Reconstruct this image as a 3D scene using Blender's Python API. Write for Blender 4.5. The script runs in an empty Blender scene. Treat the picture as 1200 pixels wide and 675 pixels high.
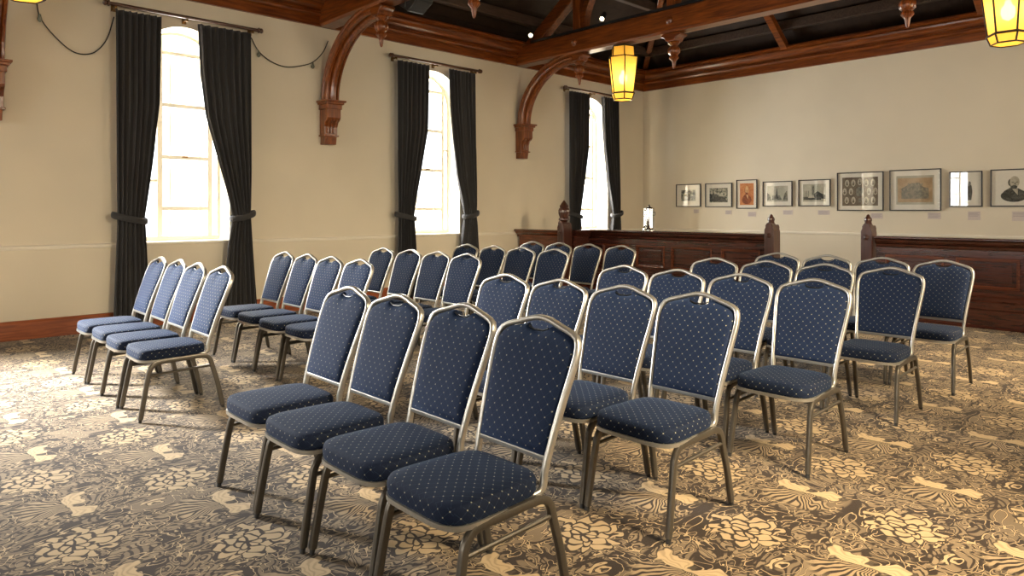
import bpy, bmesh, math, random
from mathutils import Vector, Matrix
random.seed(7)
PI = math.pi
sc = bpy.context.scene
COL = sc.collection

# ------------------------------------------------------------------ shader helper
class G:
    """tiny expression writer for shader nodes"""
    def __init__(s, name):
        s.m = bpy.data.materials.new(name); s.m.use_nodes = True
        s.t = s.m.node_tree; s.n = s.t.nodes; s.l = s.t.links
        s.n.clear()
        s.out = s.n.new('ShaderNodeOutputMaterial')
    def put(s, sock, v):
        if v is None: return
        if isinstance(v, bpy.types.NodeSocket): s.l.new(v, sock)
        else:
            if sock.type == 'RGBA' and len(v) == 3: v = (*v, 1)
            sock.default_value = v
    def math(s, op, a, b=None, c=None, clamp=False):
        n = s.n.new('ShaderNodeMath'); n.operation = op; n.use_clamp = clamp
        s.put(n.inputs[0], a)
        if b is not None: s.put(n.inputs[1], b)
        if c is not None: s.put(n.inputs[2], c)
        return n.outputs[0]
    def add(s, a, b): return s.math('ADD', a, b)
    def sub(s, a, b): return s.math('SUBTRACT', a, b)
    def mul(s, a, b): return s.math('MULTIPLY', a, b)
    def smooth(s, v, lo, hi, a=0.0, b=1.0):
        n = s.n.new('ShaderNodeMapRange'); n.interpolation_type = 'SMOOTHSTEP'
        s.put(n.inputs[0], v); n.inputs[1].default_value = lo; n.inputs[2].default_value = hi
        n.inputs[3].default_value = a; n.inputs[4].default_value = b
        return n.outputs[0]
    def obj(s):
        return s.n.new('ShaderNodeTexCoord').outputs['Object']
    def sep(s, v):
        n = s.n.new('ShaderNodeSeparateXYZ'); s.put(n.inputs[0], v); return n.outputs
    def comb(s, x, y, z):
        n = s.n.new('ShaderNodeCombineXYZ')
        for i, q in enumerate((x, y, z)): s.put(n.inputs[i], q)
        return n.outputs[0]
    def mapping(s, v, scale=(1, 1, 1), rot=(0, 0, 0), loc=(0, 0, 0)):
        n = s.n.new('ShaderNodeMapping'); s.put(n.inputs[0], v)
        n.inputs['Scale'].default_value = scale; n.inputs['Rotation'].default_value = rot
        n.inputs['Location'].default_value = loc
        return n.outputs[0]
    def noise(s, v, scale=5, detail=3, rough=.5, dist=0, w=None):
        n = s.n.new('ShaderNodeTexNoise')
        if w is not None:
            n.noise_dimensions = '4D'; s.put(n.inputs['W'], w)
        s.put(n.inputs['Vector'], v); n.inputs['Scale'].default_value = scale
        n.inputs['Detail'].default_value = detail; n.inputs['Roughness'].default_value = rough
        n.inputs['Distortion'].default_value = dist
        return n.outputs[0]
    def mix(s, f, a, b):
        n = s.n.new('ShaderNodeMix'); n.data_type = 'RGBA'
        s.put(n.inputs[0], f); s.put(n.inputs[6], a); s.put(n.inputs[7], b)
        return n.outputs[2]
    def bsdf(s, color, rough=.5, metal=0, spec=.5, sheen=0, bump=None, bstr=.2, bdist=.01, coat=0, **kw):
        n = s.n.new('ShaderNodeBsdfPrincipled')
        s.put(n.inputs['Base Color'], color); s.put(n.inputs['Roughness'], rough)
        s.put(n.inputs['Metallic'], metal); s.put(n.inputs['Specular IOR Level'], spec)
        n.inputs['Sheen Weight'].default_value = sheen
        n.inputs['Coat Weight'].default_value = coat
        n.inputs['Coat Roughness'].default_value = .15
        if 'stint' in kw: n.inputs['Sheen Tint'].default_value = (*kw['stint'], 1); n.inputs['Sheen Roughness'].default_value = .5
        if bump is not None:
            b = s.n.new('ShaderNodeBump'); b.inputs['Strength'].default_value = bstr
            b.inputs['Distance'].default_value = bdist; s.put(b.inputs['Height'], bump)
            s.l.new(b.outputs[0], n.inputs['Normal'])
        s.l.new(n.outputs[0], s.out.inputs[0]); s.p = n
        return s.m

def lin(r, g, b):
    f = lambda c: (c/255/12.92 if c/255 <= .04045 else ((c/255+.055)/1.055)**2.4)
    return (f(r), f(g), f(b))

def wood(name, dark, light, rough=.3, axis=0, scale=1.0, coat=.3):
    g = G(name); o = g.obj()
    sc_ = [14, 14, 14]; sc_[axis] = 1.2
    v = g.mapping(o, tuple(q*scale for q in sc_))
    n = g.noise(v, 2.2, 5, .6, .6)
    f = g.smooth(n, .3, .7)
    n2 = g.noise(o, 1.3, 2)
    col = g.mix(f, dark, light)
    col = g.mix(g.mul(n2, .35), col, dark)
    return g.bsdf(col, rough, 0, .5, bump=n, bstr=.08, bdist=.004, coat=coat)

M = {}
def wall_mat(name, c):
    g = G(name); o = g.obj()
    a = g.noise(o, .7, 3, .55); b = g.noise(o, 60, 4, .6)
    c2 = tuple(q*.93 for q in c)
    col = g.mix(g.smooth(a, .35, .7), c, c2)
    return g.bsdf(col, .75, 0, .3, bump=b, bstr=.05, bdist=.003)
M['wall'] = wall_mat('cream_wall_paint', (.69, .615, .48))
M['trimpaint'] = wall_mat('cream_trim_paint', (.80, .74, .62))
M['timber'] = wood('orange_brown_timber', (.085, .017, .003), (.27, .072, .010), .28, 0)
M['timber_y'] = wood('orange_brown_timber_lengthwise', (.085, .017, .003), (.27, .072, .010), .28, 1)
M['timber_z'] = wood('orange_brown_timber_upright', (.10, .021, .004), (.29, .08, .013), .28, 2)
M['skirt'] = wood('polished_skirting_wood', (.20, .045, .012), (.38, .10, .028), .35, 1)
M['pew'] = wood('dark_mahogany', (.032, .0085, .005), (.075, .020, .011), .24, 0, coat=.5)
M['pew_y'] = wood('dark_mahogany_side', (.032, .0085, .005), (.075, .020, .011), .24, 1, coat=.5)
M['pew_z'] = wood('dark_mahogany_upright', (.040, .012, .007), (.075, .023, .014), .3, 2, coat=.5)
M['pew_red'] = wood('reddish_mahogany_bead', (.07, .016, .006), (.17, .044, .016), .25, 0, coat=.5)
M['rodwood'] = wood('curtain_rod_wood', (.045, .016, .007), (.12, .045, .018), .35, 1)

def boards():
    g = G('dark_roof_boards'); o = g.obj(); s = g.sep(o)
    n = g.noise(g.mapping(o, (3, 3, 3)), 2, 4)
    fr = g.math('FRACT', g.mul(s[0], 7.0)); fr2 = g.math('FRACT', g.mul(s[1], 7.0))
    line = g.smooth(fr, .0, .06)
    col = g.mix(n, (.010, .006, .004), (.045, .026, .017))
    col = g.mix(line, (.004, .003, .002), col)
    return g.bsdf(col, .55, 0, .3, bump=line, bstr=.3, bdist=.01)
M['boards'] = boards()
M['purlin'] = wood('dark_purlin_timber', (.035, .021, .014), (.085, .054, .038), .5, 1, coat=0)

def carpet():
    g = G('floral_scroll_carpet'); o = g.obj(); s = g.sep(o)
    PX, PY = .90, 1.04
    X = g.add(s[0], .972); Y = g.sub(s[1], 3.23)
    aX = g.mul(X, 2*PI/PX); aY = g.mul(Y, 2*PI/PY)
    cX, sX = g.math('COSINE', aX), g.math('SINE', aX); cY, sY = g.math('COSINE', aY), g.math('SINE', aY)
    s2Y = g.math('SINE', g.mul(aY, 2.0)); c2X = g.math('COSINE', g.mul(aX, 2.0))
    # invariants of the staggered lattice, so the drawing repeats with the flowers
    vec = g.comb(g.mul(cX, cY), g.mul(cX, sY), g.mul(c2X, .7))
    W = g.add(g.mul(s2Y, .5), g.mul(g.mul(sX, sY), .7))
    def nz(loc, sc_, det=0.0, dist=0.0): return g.noise(g.mapping(vec, loc=loc), sc_, det, .5, dist, w=W)
    n1 = nz((0, 0, 0), 1.3, .6); n2 = nz((7.3, 2.1, 4.4), 1.5, .6); n3 = nz((1.3, 9.1, 2.4), 1.5, .5)
    n4 = nz((5.3, 5.1, 1.4), 2.2, .4); n5 = nz((2.2, 8.8, 6.6), 2.2, .4)
    # warped drawing coordinates
    Xw = g.add(X, g.mul(g.sub(n4, .5), .09)); Yw = g.add(Y, g.mul(g.sub(n5, .5), .09))
    def cell(sx, sy, x=Xw, y=Yw):
        u = g.mul(g.sub(g.math('FRACT', g.add(g.math('DIVIDE', x, PX), .5+sx)), .5), PX)
        v = g.mul(g.sub(g.math('FRACT', g.add(g.math('DIVIDE', y, PY), .5+sy)), .5), PY)
        return u, v
    def nearest(du, dv, x=Xw, y=Yw):
        a = cell(du, dv, x, y); b = cell(du+.5, dv+.5, x, y)
        ra = g.math('SQRT', g.add(g.mul(a[0], a[0]), g.mul(a[1], a[1])))
        rb = g.math('SQRT', g.add(g.mul(b[0], b[0]), g.mul(b[1], b[1])))
        w = g.math('LESS_THAN', rb, ra)
        def sel(p, q): return g.add(g.mul(p, g.sub(1.0, w)), g.mul(q, w))
        return sel(a[0], b[0]), sel(a[1], b[1]), g.math('MINIMUM', ra, rb)
    def tri(v, k, ph=0.0):
        f = g.math('FRACT', g.add(g.mul(v, k), ph))
        return g.mul(g.math('ABSOLUTE', g.sub(f, .5)), 2.0)
    dk = (.020, .0115, .007); md = (.135, .097, .060); md2 = (.235, .170, .102); cream = (.40, .29, .165)
    # voronoi leaves: each leaf holds its own comb of curved veins
    vc = g.n.new('ShaderNodeTexVoronoi'); vc.feature = 'F1'; vc.inputs['Scale'].default_value = 5.0; vc.inputs['Randomness'].default_value = .9
    pv = g.comb(g.add(X, g.mul(g.sub(n1, .5), .35)), g.mul(g.add(Y, g.mul(g.sub(n2, .5), .35)), .62), 0.0)
    g.put(vc.inputs['Vector'], pv)
    ve = g.n.new('ShaderNodeTexVoronoi'); ve.feature = 'DISTANCE_TO_EDGE'; ve.inputs['Scale'].default_value = 5.0; ve.inputs['Randomness'].default_value = .9
    g.put(ve.inputs['Vector'], pv)
    ccol = g.sep(vc.outputs['Color'])
    ang = g.mul(ccol[0], 2*PI)
    along = g.add(g.mul(g.math('COSINE', ang), X), g.mul(g.math('SINE', ang), Y))
    across = g.sub(g.mul(g.math('COSINE', ang), Y), g.mul(g.math('SINE', ang), X))
    flow = g.add(along, g.mul(g.math('SINE', g.add(g.mul(across, 26.0), g.mul(ccol[1], 6.0))), .018))
    flow = g.add(flow, g.mul(g.sub(n4, .5), .12))
    veins = g.smooth(tri(flow, 27.0), .26, .50)
    edge = g.smooth(ve.outputs['Distance'], .05, .085)
    leaf = g.mul(veins, edge)
    plain = g.math('GREATER_THAN', ccol[2], .90)      # some leaves are solid
    leaf = g.add(g.mul(leaf, g.sub(1.0, plain)), g.mul(edge, plain))
    # long flowing bands
    n6 = nz((9.2, 2.4, 5.5), 2.6, .5); n7 = nz((4.1, 6.6, 1.9), 3.0, .5)
    flow2 = g.add(g.mul(g.math('ABSOLUTE', cell(0, 0, X, Y)[0]), .8), g.add(Y, g.mul(g.sub(n6, .5), .22)))
    l1 = g.smooth(tri(flow2, 28.0), .26, .50)
    pick = g.smooth(n3, .56, .57)
    seam = g.smooth(g.math('ABSOLUTE', g.sub(n3, .565)), .004, .010)
    leaf = g.mul(g.add(g.mul(l1, pick), g.mul(leaf, g.sub(1.0, pick))), seam)
    tone = g.mix(g.mul(g.add(ccol[1], pick), .5), md, md2)
    col = g.mix(leaf, dk, tone)
    # cream scrolls
    for n_, c_, w_ in ((n6, .54, .014), (n7, .50, .014)):
        dd = g.math('ABSOLUTE', g.sub(n_, c_))
        gate = g.smooth(n4, .47, .49) if n_ is n6 else g.smooth(n3, .54, .52)
        col = g.mix(g.mul(g.smooth(dd, w_*2.3, w_*1.7), gate), col, dk)
        col = g.mix(g.mul(g.smooth(dd, w_*1.25, w_*.9), gate), col, cream)
    # chrysanthemum
    u, v, r = nearest(0, 0)
    r = g.mul(r, 1.12)
    th = g.math('ARCTAN2', v, u)
    th = g.add(th, g.mul(g.sub(n3, .5), .6))
    def petals(count, phase, r0, r1, point, pw=2.6):
        q = g.add(g.mul(th, count/(2*PI)), phase); f = g.math('FRACT', q); idn = g.math('FLOOR', q)
        jit = g.math('SINE', g.mul(idn, 12.9))
        d = g.mul(g.math('ABSOLUTE', g.sub(f, .5)), 2.0)
        lim = g.sub(g.add(r1, g.mul(jit, .014)), g.mul(g.math('POWER', d, pw), point))
        ins = g.mul(g.smooth(g.sub(lim, r), 0.0, .005), g.smooth(g.sub(r, r0), 0.0, .004))
        rib = g.smooth(g.mul(g.sub(1.0, d), r), .009, .014)
        zone = g.smooth(g.sub(lim, r), -.015, -.011)
        return g.mul(ins, rib), zone
    for a in ((12, 0.0, .10, .180, .05, 1.6), (8, .5, .06, .120, .03), (6, .25, .012, .070, .022)):
        p_, z_ = petals(*a)
        col = g.mix(z_, col, dk); col = g.mix(p_, col, g.mix(n4, tuple(q*.8 for q in cream), tuple(q*1.12 for q in cream)))
    # lily pair with streaming stems
    u2, v2, r2 = nearest(0, .42)
    au = g.math('ABSOLUTE', u2); th2 = g.math('ARCTAN2', v2, au)
    lob = g.math('COSINE', g.mul(g.sub(th2, .15), 2.3))
    ed = g.add(.018, g.mul(g.math('POWER', g.math('MAXIMUM', lob, 0.0), .6), g.add(.125, g.mul(g.math('ABSOLUTE', g.math('COSINE', g.mul(th2, 7.0))), .020))))
    fan = g.math('COSINE', g.add(g.mul(th2, 34.0), g.mul(g.sub(n4, .5), 16.0)))
    fm = g.mul(g.smooth(r2, .25, .19), g.smooth(th2, -.50, -.70))
    col = g.mix(fm, col, g.mix(g.smooth(fan, -.35, .15), dk, g.mix(.45, md2, cream)))
    lm = g.smooth(g.sub(ed, r2), 0.0, .006); lz = g.smooth(g.sub(ed, r2), -.009, -.005)
    shade = g.smooth(g.math('COSINE', g.mul(th2, 20.0)), -1.0, .2)
    col = g.mix(lz, col, tuple(q*.4 for q in md))
    col = g.mix(lm, col, g.mix(shade, tuple(q*.82 for q in cream), tuple(q*1.12 for q in cream)))
    pile = g.noise(o, 420, 2, .6)
    col = g.mix(g.mul(g.sub(pile, .3), .35), col, dk)
    return g.bsdf(col, .92, 0, .12, bump=pile, bstr=.2, bdist=.004, sheen=.10, stint=(1, .95, .88))
M['carpet'] = carpet()

def fabric(name, plane, lift=1.0, sheen=.2):
    g = G(name); o = g.obj(); s = g.sep(o)
    
    if plane == 'xz': a = s[0]; b = s[2]
    else:
        nn = g.sep(g.n.new('ShaderNodeTexCoord').outputs['Normal'])
        ax, ay, az = (g.math('ABSOLUTE', q) for q in nn)
        side = g.math('LESS_THAN', az, .62); sx = g.mul(side, g.math('GREATER_THAN', ax, ay)); sy = g.sub(side, sx)
        a = g.add(g.mul(s[0], g.sub(1.0, sx)), g.mul(s[1], sx))
        b = g.add(g.mul(s[1], g.sub(1.0, side)), g.mul(s[2], side))
    P = .043; A = g.math('DIVIDE', a, P); B = g.math('DIVIDE', b, P)
    def dots(off):
        fa = g.sub(g.math('FRACT', g.add(A, off+.5)), .5); fb = g.sub(g.math('FRACT', g.add(B, off+.5)), .5)
        return g.math('SQRT', g.add(g.mul(fa, fa), g.mul(fb, fb)))
    d = g.math('MINIMUM', dots(0), dots(.5))
    dm = g.smooth(d, .042, .068, 1.0, 0.0)
    l1 = g.math('ABSOLUTE', g.sub(g.math('FRACT', g.add(A, B)), .5)); l2 = g.math('ABSOLUTE', g.sub(g.math('FRACT', g.sub(A, B)), .5))
    lm = g.smooth(g.math('MAXIMUM', l1, l2), .46, .5)
    w = g.noise(o, 500, 2, .6); w2 = g.noise(o, 9, 2)
    base = g.mix(w2, tuple(q*lift for q in (.0055, .0135, .044)), tuple(q*lift for q in (.0085, .020, .060)))
    base = g.mix(g.mul(w, .5), base, tuple(q*lift*.5 for q in (.005, .012, .040)))
    base = g.mix(g.mul(lm, .5), base, (.030, .050, .085))
    col = g.mix(dm, base, (.30, .28, .20))
    return g.bsdf(col, .8, 0, .2, sheen=sheen, stint=(.30, .50, .95), bump=w, bstr=.12, bdist=.002)
M['fab_back'] = fabric('navy_dotted_backrest_fabric', 'xz', .85, .13)
M['fab_seat'] = fabric('navy_dotted_seat_fabric', 'xy', .5, .05)

def metal(name, c, rough, met=.75):
    g = G(name); o = g.obj(); n = g.noise(o, 90, 3)
    col = g.mix(n, c, tuple(q*.75 for q in c))
    return g.bsdf(col, rough, met, .5)
M['frame'] = metal('hammered_silver_frame', (.52, .495, .445), .30, .8)
M['legm'] = metal('pewter_leg_tube', (.135, .118, .096), .36, .75)
M['chrome'] = metal('polished_chrome', (.8, .8, .78), .12, 1)
M['black'] = metal('black_fitting', (.012, .012, .012), .4, .2)
M['rubber'] = metal('black_rubber', (.02, .018, .016), .6, 0)
M['brass'] = metal('aged_brass', (.25, .14, .05), .35, .9)
M['bronze'] = metal('dark_bronze_lead', (.035, .02, .008), .45, .5)
M['cable'] = metal('dark_cable', (.02, .02, .018), .5, 0)
M['frameblack'] = metal('dark_picture_frame', (.018, .012, .010), .35, 0)

def curtain_mat():
    g = G('charcoal_curtain_cloth'); o = g.obj(); n = g.noise(o, 240, 3); b = g.noise(g.mapping(o, (1, 1, .15)), 9, 3)
    col = g.mix(b, (.026, .025, .025), (.048, .046, .045))
    return g.bsdf(col, .85, 0, .2, sheen=.25, stint=(.8, .8, .9), bump=n, bstr=.1, bdist=.002)
M['curtain'] = curtain_mat()

def schlick(g, f0):
    lw = g.n.new('ShaderNodeLayerWeight'); lw.inputs[0].default_value = .5
    return g.add(f0, g.mul(g.math('POWER', lw.outputs['Facing'], 5.0), 1-f0))
def glass():
    g = G('window_glass')
    t = g.n.new('ShaderNodeBsdfTransparent'); t.inputs[0].default_value = (.97, .98, .97, 1)
    gl = g.n.new('ShaderNodeBsdfGlossy'); gl.inputs['Roughness'].default_value = .03
    mx = g.n.new('ShaderNodeMixShader'); g.l.new(schlick(g, .05), mx.inputs[0]); g.l.new(t.outputs[0], mx.inputs[1]); g.l.new(gl.outputs[0], mx.inputs[2])
    g.l.new(mx.outputs[0], g.out.inputs[0]); return g.m
M['glass'] = glass()
def lampglass():
    g = G('amber_lantern_glass'); o = g.obj(); n = g.noise(o, 25, 2)
    t = g.n.new('ShaderNodeBsdfTranslucent'); d = g.n.new('ShaderNodeBsdfDiffuse'); e = g.n.new('ShaderNodeEmission')
    c = g.mix(n, (1.0, .60, .12), (1.0, .66, .17))
    g.l.new(c, t.inputs[0]); g.l.new(c, d.inputs[0]); e.inputs[0].default_value = (1, .50, .03, 1); e.inputs[1].default_value = .20
    mx = g.n.new('ShaderNodeMixShader'); mx.inputs[0].default_value = .25
    g.l.new(t.outputs[0], mx.inputs[1]); g.l.new(d.outputs[0], mx.inputs[2])
    ad = g.n.new('ShaderNodeAddShader'); g.l.new(mx.outputs[0], ad.inputs[0]); g.l.new(e.outputs[0], ad.inputs[1])
    tr = g.n.new('ShaderNodeBsdfTransparent'); tr.inputs[0].default_value = (1, .9, .55, 1); m2 = g.n.new('ShaderNodeMixShader'); m2.inputs[0].default_value = .10
    g.l.new(ad.outputs[0], m2.inputs[1]); g.l.new(tr.outputs[0], m2.inputs[2]); g.l.new(m2.outputs[0], g.out.inputs[0]); return g.m
M['amber'] = lampglass()
def emis(name, c, s):
    g = G(name); e = g.n.new('ShaderNodeEmission'); e.inputs[0].default_value = (*c, 1); e.inputs[1].default_value = s
    g.l.new(e.outputs[0], g.out.inputs[0]); return g.m
M['bulb'] = emis('lit_bulb', (1, .85, .6), 14)
M['spotface'] = emis('lit_spot_lens', (1, .82, .5), 30)
def flat(name, c, rough=.8, spec=.2):
    g = G(name); o = g.obj(); n = g.noise(o, 40, 3)
    return g.bsdf(g.mix(n, c, tuple(q*.88 for q in c)), rough, 0, spec)
M['mat'] = flat('ivory_mount_board', (.82, .77, .66))
M['card'] = flat('lilac_grey_card', (.58, .50, .46))
M['ink'] = flat('faint_card_print', (.30, .25, .26))
def photo_print(name, dark, light, sc_=14, seed=0.0, lo=.4, hi=.62):
    g = G(name); o = g.obj()
    n = g.noise(g.mapping(o, loc=(seed, seed*2, seed)), sc_, 5, .62, .3)
    return g.bsdf(g.mix(g.smooth(n, lo, hi), dark, light), .7, 0, .2)
M['pr_grey'] = photo_print('grey_green_print', (.05, .055, .045), (.34, .34, .27), 16, 1.3)
M['pr_grey2'] = photo_print('mottled_grey_print', (.06, .065, .05), (.42, .40, .31), 22, 5.1)
M['pr_sky'] = photo_print('pale_print_sky', (.40, .38, .29), (.50, .47, .37), 6, 2.1)
M['pr_dark'] = photo_print('dark_print_ink', (.03, .032, .028), (.10, .10, .085), 30, 3.3)
M['pr_mid'] = photo_print('mid_print_ink', (.10, .10, .085), (.22, .21, .17), 30, 8.3)
M['pr_orange'] = photo_print('orange_sepia_print', (.50, .16, .05), (.62, .26, .10), 8, 4)
M['pr_odark'] = photo_print('brown_sepia_ink', (.20, .05, .02), (.32, .09, .035), 20, 6)
M['pr_sepia'] = photo_print('tan_sepia_print', (.36, .24, .13), (.48, .34, .20), 5, 7)
M['pr_fade'] = photo_print('faded_grey_print', (.15, .14, .11), (.26, .23, .17), 24, 11)
M['pr_fade2'] = photo_print('faded_light_print', (.26, .23, .17), (.32, .28, .21), 24, 12)
M['pr_brown'] = photo_print('brown_board_print', (.10, .075, .05), (.15, .115, .08), 20, 9)
M['pr_face'] = photo_print('pale_face_print', (.42, .37, .28), (.52, .47, .36), 20, 2)
M['pr_oface'] = photo_print('pale_orange_face_print', (.62, .36, .16), (.72, .46, .24), 20, 2)
def picglass():
    g = G('picture_glass')
    t = g.n.new('ShaderNodeBsdfTransparent'); gl = g.n.new('ShaderNodeBsdfGlossy'); gl.inputs['Roughness'].default_value = .02
    mx = g.n.new('ShaderNodeMixShader'); g.l.new(schlick(g, .085), mx.inputs[0]); g.l.new(t.outputs[0], mx.inputs[1]); g.l.new(gl.outputs[0], mx.inputs[2])
    g.l.new(mx.outputs[0], g.out.inputs[0]); return g.m
M['picglass'] = picglass()

# ------------------------------------------------------------------ mesh helpers
def newbm(): return bmesh.new()
def mesh_obj(name, bm, mats, parent=None, loc=None, smooth=False, bevel=0, seg=2):
    me = bpy.data.meshes.new(name)
    bmesh.ops.recalc_face_normals(bm, faces=bm.faces)
    bm.to_mesh(me); bm.free()
    if not isinstance(mats, (list, tuple)): mats = [mats]
    for m in mats: me.materials.append(M[m])
    if smooth:
        for p in me.polygons: p.use_smooth = True
        try: me.set_sharp_from_angle(angle=math.radians(40))
        except Exception: pass
    o = bpy.data.objects.new(name, me); COL.objects.link(o)
    if parent: o.parent = parent
    if loc: o.location = loc
    if bevel:
        b = o.modifiers.new('bevel', 'BEVEL'); b.width = bevel; b.segments = seg; b.limit_method = 'ANGLE'
    return o
def tag(o, label, cat, group=None, kind=None):
    o['label'] = label; o['category'] = cat
    if group: o['group'] = group
    if kind: o['kind'] = kind
    return o
def empty(name, loc, rz=0):
    o = bpy.data.objects.new(name, None); COL.objects.link(o); o.location = loc; o.rotation_euler = (0, 0, rz)
    o.empty_display_size = .1
    return o
def box(bm, a, b, mi=0):
    x0, y0, z0 = a; x1, y1, z1 = b
    vs = [bm.verts.new(p) for p in ((x0,y0,z0),(x1,y0,z0),(x1,y1,z0),(x0,y1,z0),(x0,y0,z1),(x1,y0,z1),(x1,y1,z1),(x0,y1,z1))]
    for f in ((0,3,2,1),(4,5,6,7),(0,1,5,4),(1,2,6,5),(2,3,7,6),(3,0,4,7)):
        bm.faces.new([vs[i] for i in f]).material_index = mi
def prism(bm, pts, axis, lo, hi, mi=0):
    """closed outline pts (2-D) pulled along axis from lo to hi"""
    def P(p, t):
        if axis == 'x': return (t, p[0], p[1])
        if axis == 'y': return (p[0], t, p[1])
        return (p[0], p[1], t)
    a = [bm.verts.new(P(p, lo)) for p in pts]; b = [bm.verts.new(P(p, hi)) for p in pts]
    n = len(pts)
    for i in range(n):
        bm.faces.new((a[i], a[(i+1) % n], b[(i+1) % n], b[i])).material_index = mi
    bm.faces.new(a[::-1]).material_index = mi; bm.faces.new(b).material_index = mi
def sweep(bm, path, prof, up=(0, 0, 1), closed=False, caps=True, mi=0):
    """sweep a 2-D profile (side, up) along a 3-D path with a fixed reference up"""
    path = [Vector(p) for p in path]; n = len(path); up = Vector(up); rings = []
    for i, p in enumerate(path):
        if closed: t = (path[(i+1) % n]-path[i-1])
        else: t = path[min(i+1, n-1)]-path[max(i-1, 0)]
        t.normalize()
        s = t.cross(up)
        if s.length < 1e-4: s = t.cross(Vector((1, 0, 0)))
        s.normalize(); u = s.cross(t).normalized()
        k = 1.0
        if (closed or 0 < i < n-1):
            t1 = (path[i]-path[i-1]).normalized(); k = 1/max(.5, abs(t1.dot(t)))
        rings.append([bm.verts.new(p+s*q[0]*1.0+u*q[1]*k if False else p+s*q[0]+u*q[1]) for q in prof])
    m = len(prof)
    for i in range(n if closed else n-1):
        A = rings[i]; B = rings[(i+1) % n]
        for j in range(m):
            bm.faces.new((A[j], A[(j+1) % m], B[(j+1) % m], B[j])).material_index = mi
    if caps and not closed:
        bm.faces.new(rings[0][::-1]).material_index = mi; bm.faces.new(rings[-1]).material_index = mi
def ell(a, b, n=10, p=2.0):
    out = []
    for i in range(n):
        t = 2*PI*(i+.5)/n; c, s = math.cos(t), math.sin(t)
        out.append((a*math.copysign(abs(c)**(2/p), c), b*math.copysign(abs(s)**(2/p), s)))
    return out
def tube(bm, path, r, n=8, up=(0, 0, 1), mi=0, closed=False): sweep(bm, path, ell(r, r, n), up, closed, True, mi)
def lathe(bm, prof, c=(0, 0, 0), n=20, flute=0, mi=0, axis='z'):
    rings = []
    for r, z in prof:
        ring = []
        for i in range(n):
            a = 2*PI*i/n; rr = r*(1+flute*math.cos(a*n/2)) if flute else r
            q = (rr*math.cos(a), rr*math.sin(a), z)
            if axis == 'y': q = (q[0], q[2], q[1])
            if axis == 'x': q = (q[2], q[0], q[1])
            ring.append(bm.verts.new((c[0]+q[0], c[1]+q[1], c[2]+q[2])))
        rings.append(ring)
    for A, B in zip(rings, rings[1:]):
        for i in range(n): bm.faces.new((A[i], A[(i+1) % n], B[(i+1) % n], B[i])).material_index = mi
    bm.faces.new(rings[0][::-1]).material_index = mi; bm.faces.new(rings[-1]).material_index = mi
def spline(pts, k=6):
    """Catmull-Rom through points"""
    pts = [Vector(p) for p in pts]; out = []
    P = [pts[0]*2-pts[1]]+pts+[pts[-1]*2-pts[-2]]
    for i in range(1, len(P)-2):
        for j in range(k):
            t = j/k
            out.append(.5*((2*P[i])+(P[i+1]-P[i-1])*t+(2*P[i-1]-5*P[i]+4*P[i+1]-P[i+2])*t*t+(3*P[i]-P[i-1]-3*P[i+1]+P[i+2])*t**3))
    out.append(pts[-1]); return out
def interp(tab, z):
    tab = sorted(tab)
    if z <= tab[0][0]: return tab[0][1]
    for (a, va), (b, vb) in zip(tab, tab[1:]):
        if z <= b:
            t = (z-a)/(b-a); t = t*t*(3-2*t) if False else t
            return va+(vb-va)*t
    return tab[-1][1]
def copy_tree(o, parent=None):
    c = o.copy(); COL.objects.link(c)
    if parent: c.parent = parent
    for ch in list(KIDS.get(o.name, [])): 
        copy_child(ch, c)
    return c
def copy_child(ch, parent):
    d = ch.copy(); COL.objects.link(d); d.parent = parent
    for g in list(ch.children): copy_child(g, d)
KIDS = {}
def dup(root):
    r = root.copy(); COL.objects.link(r)
    for ch in [c for c in PROTO[root.name]]: copy_child(ch, r)
    return r
PROTO = {}

# ------------------------------------------------------------------ the room
XL, XR, YB, YR = -8.76, .66, 12.2, -7.0      # left, right, back and rear inner faces
TH = .46
ZC = 3.90                                      # underside of the wall plate
WIN_Y = [-.9, 2.86, 6.6, 10.45]
HW, Z0, ZS = .53, .98, 3.04                    # window half width, sill, springing

def wall_with_openings(name, length, height, holes, label):
    """upright slab in local (u, w), arched holes; returned object still to be placed"""
    cu = bpy.data.curves.new(name, 'CURVE'); cu.dimensions = '2D'; cu.fill_mode = 'BOTH'; cu.extrude = TH/2
    def poly(pts):
        s = cu.splines.new('POLY'); s.points.add(len(pts)-1)
        for q, p in zip(s.points, pts): q.co = (p[0], p[1], 0, 1)
        s.use_cyclic_u = True
    poly([(0, 0), (length, 0), (length, height), (0, height)])
    for c in holes:
        pts = [(c-HW, Z0), (c+HW, Z0)]+[(c+HW*math.cos(a), ZS+HW*math.sin(a)) for a in [PI*i/20 for i in range(21)]]
        poly(pts)
    tmp = bpy.data.objects.new('tmp', cu); COL.objects.link(tmp)
    dg = bpy.context.evaluated_depsgraph_get()
    me = bpy.data.meshes.new_from_object(tmp.evaluated_get(dg)); me.name = name
    bpy.data.objects.remove(tmp); me.materials.clear(); me.materials.append(M['wall'])
    o = bpy.data.objects.new(name, me); COL.objects.link(o)
    return tag(o, label, 'wall', kind='structure')
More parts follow.
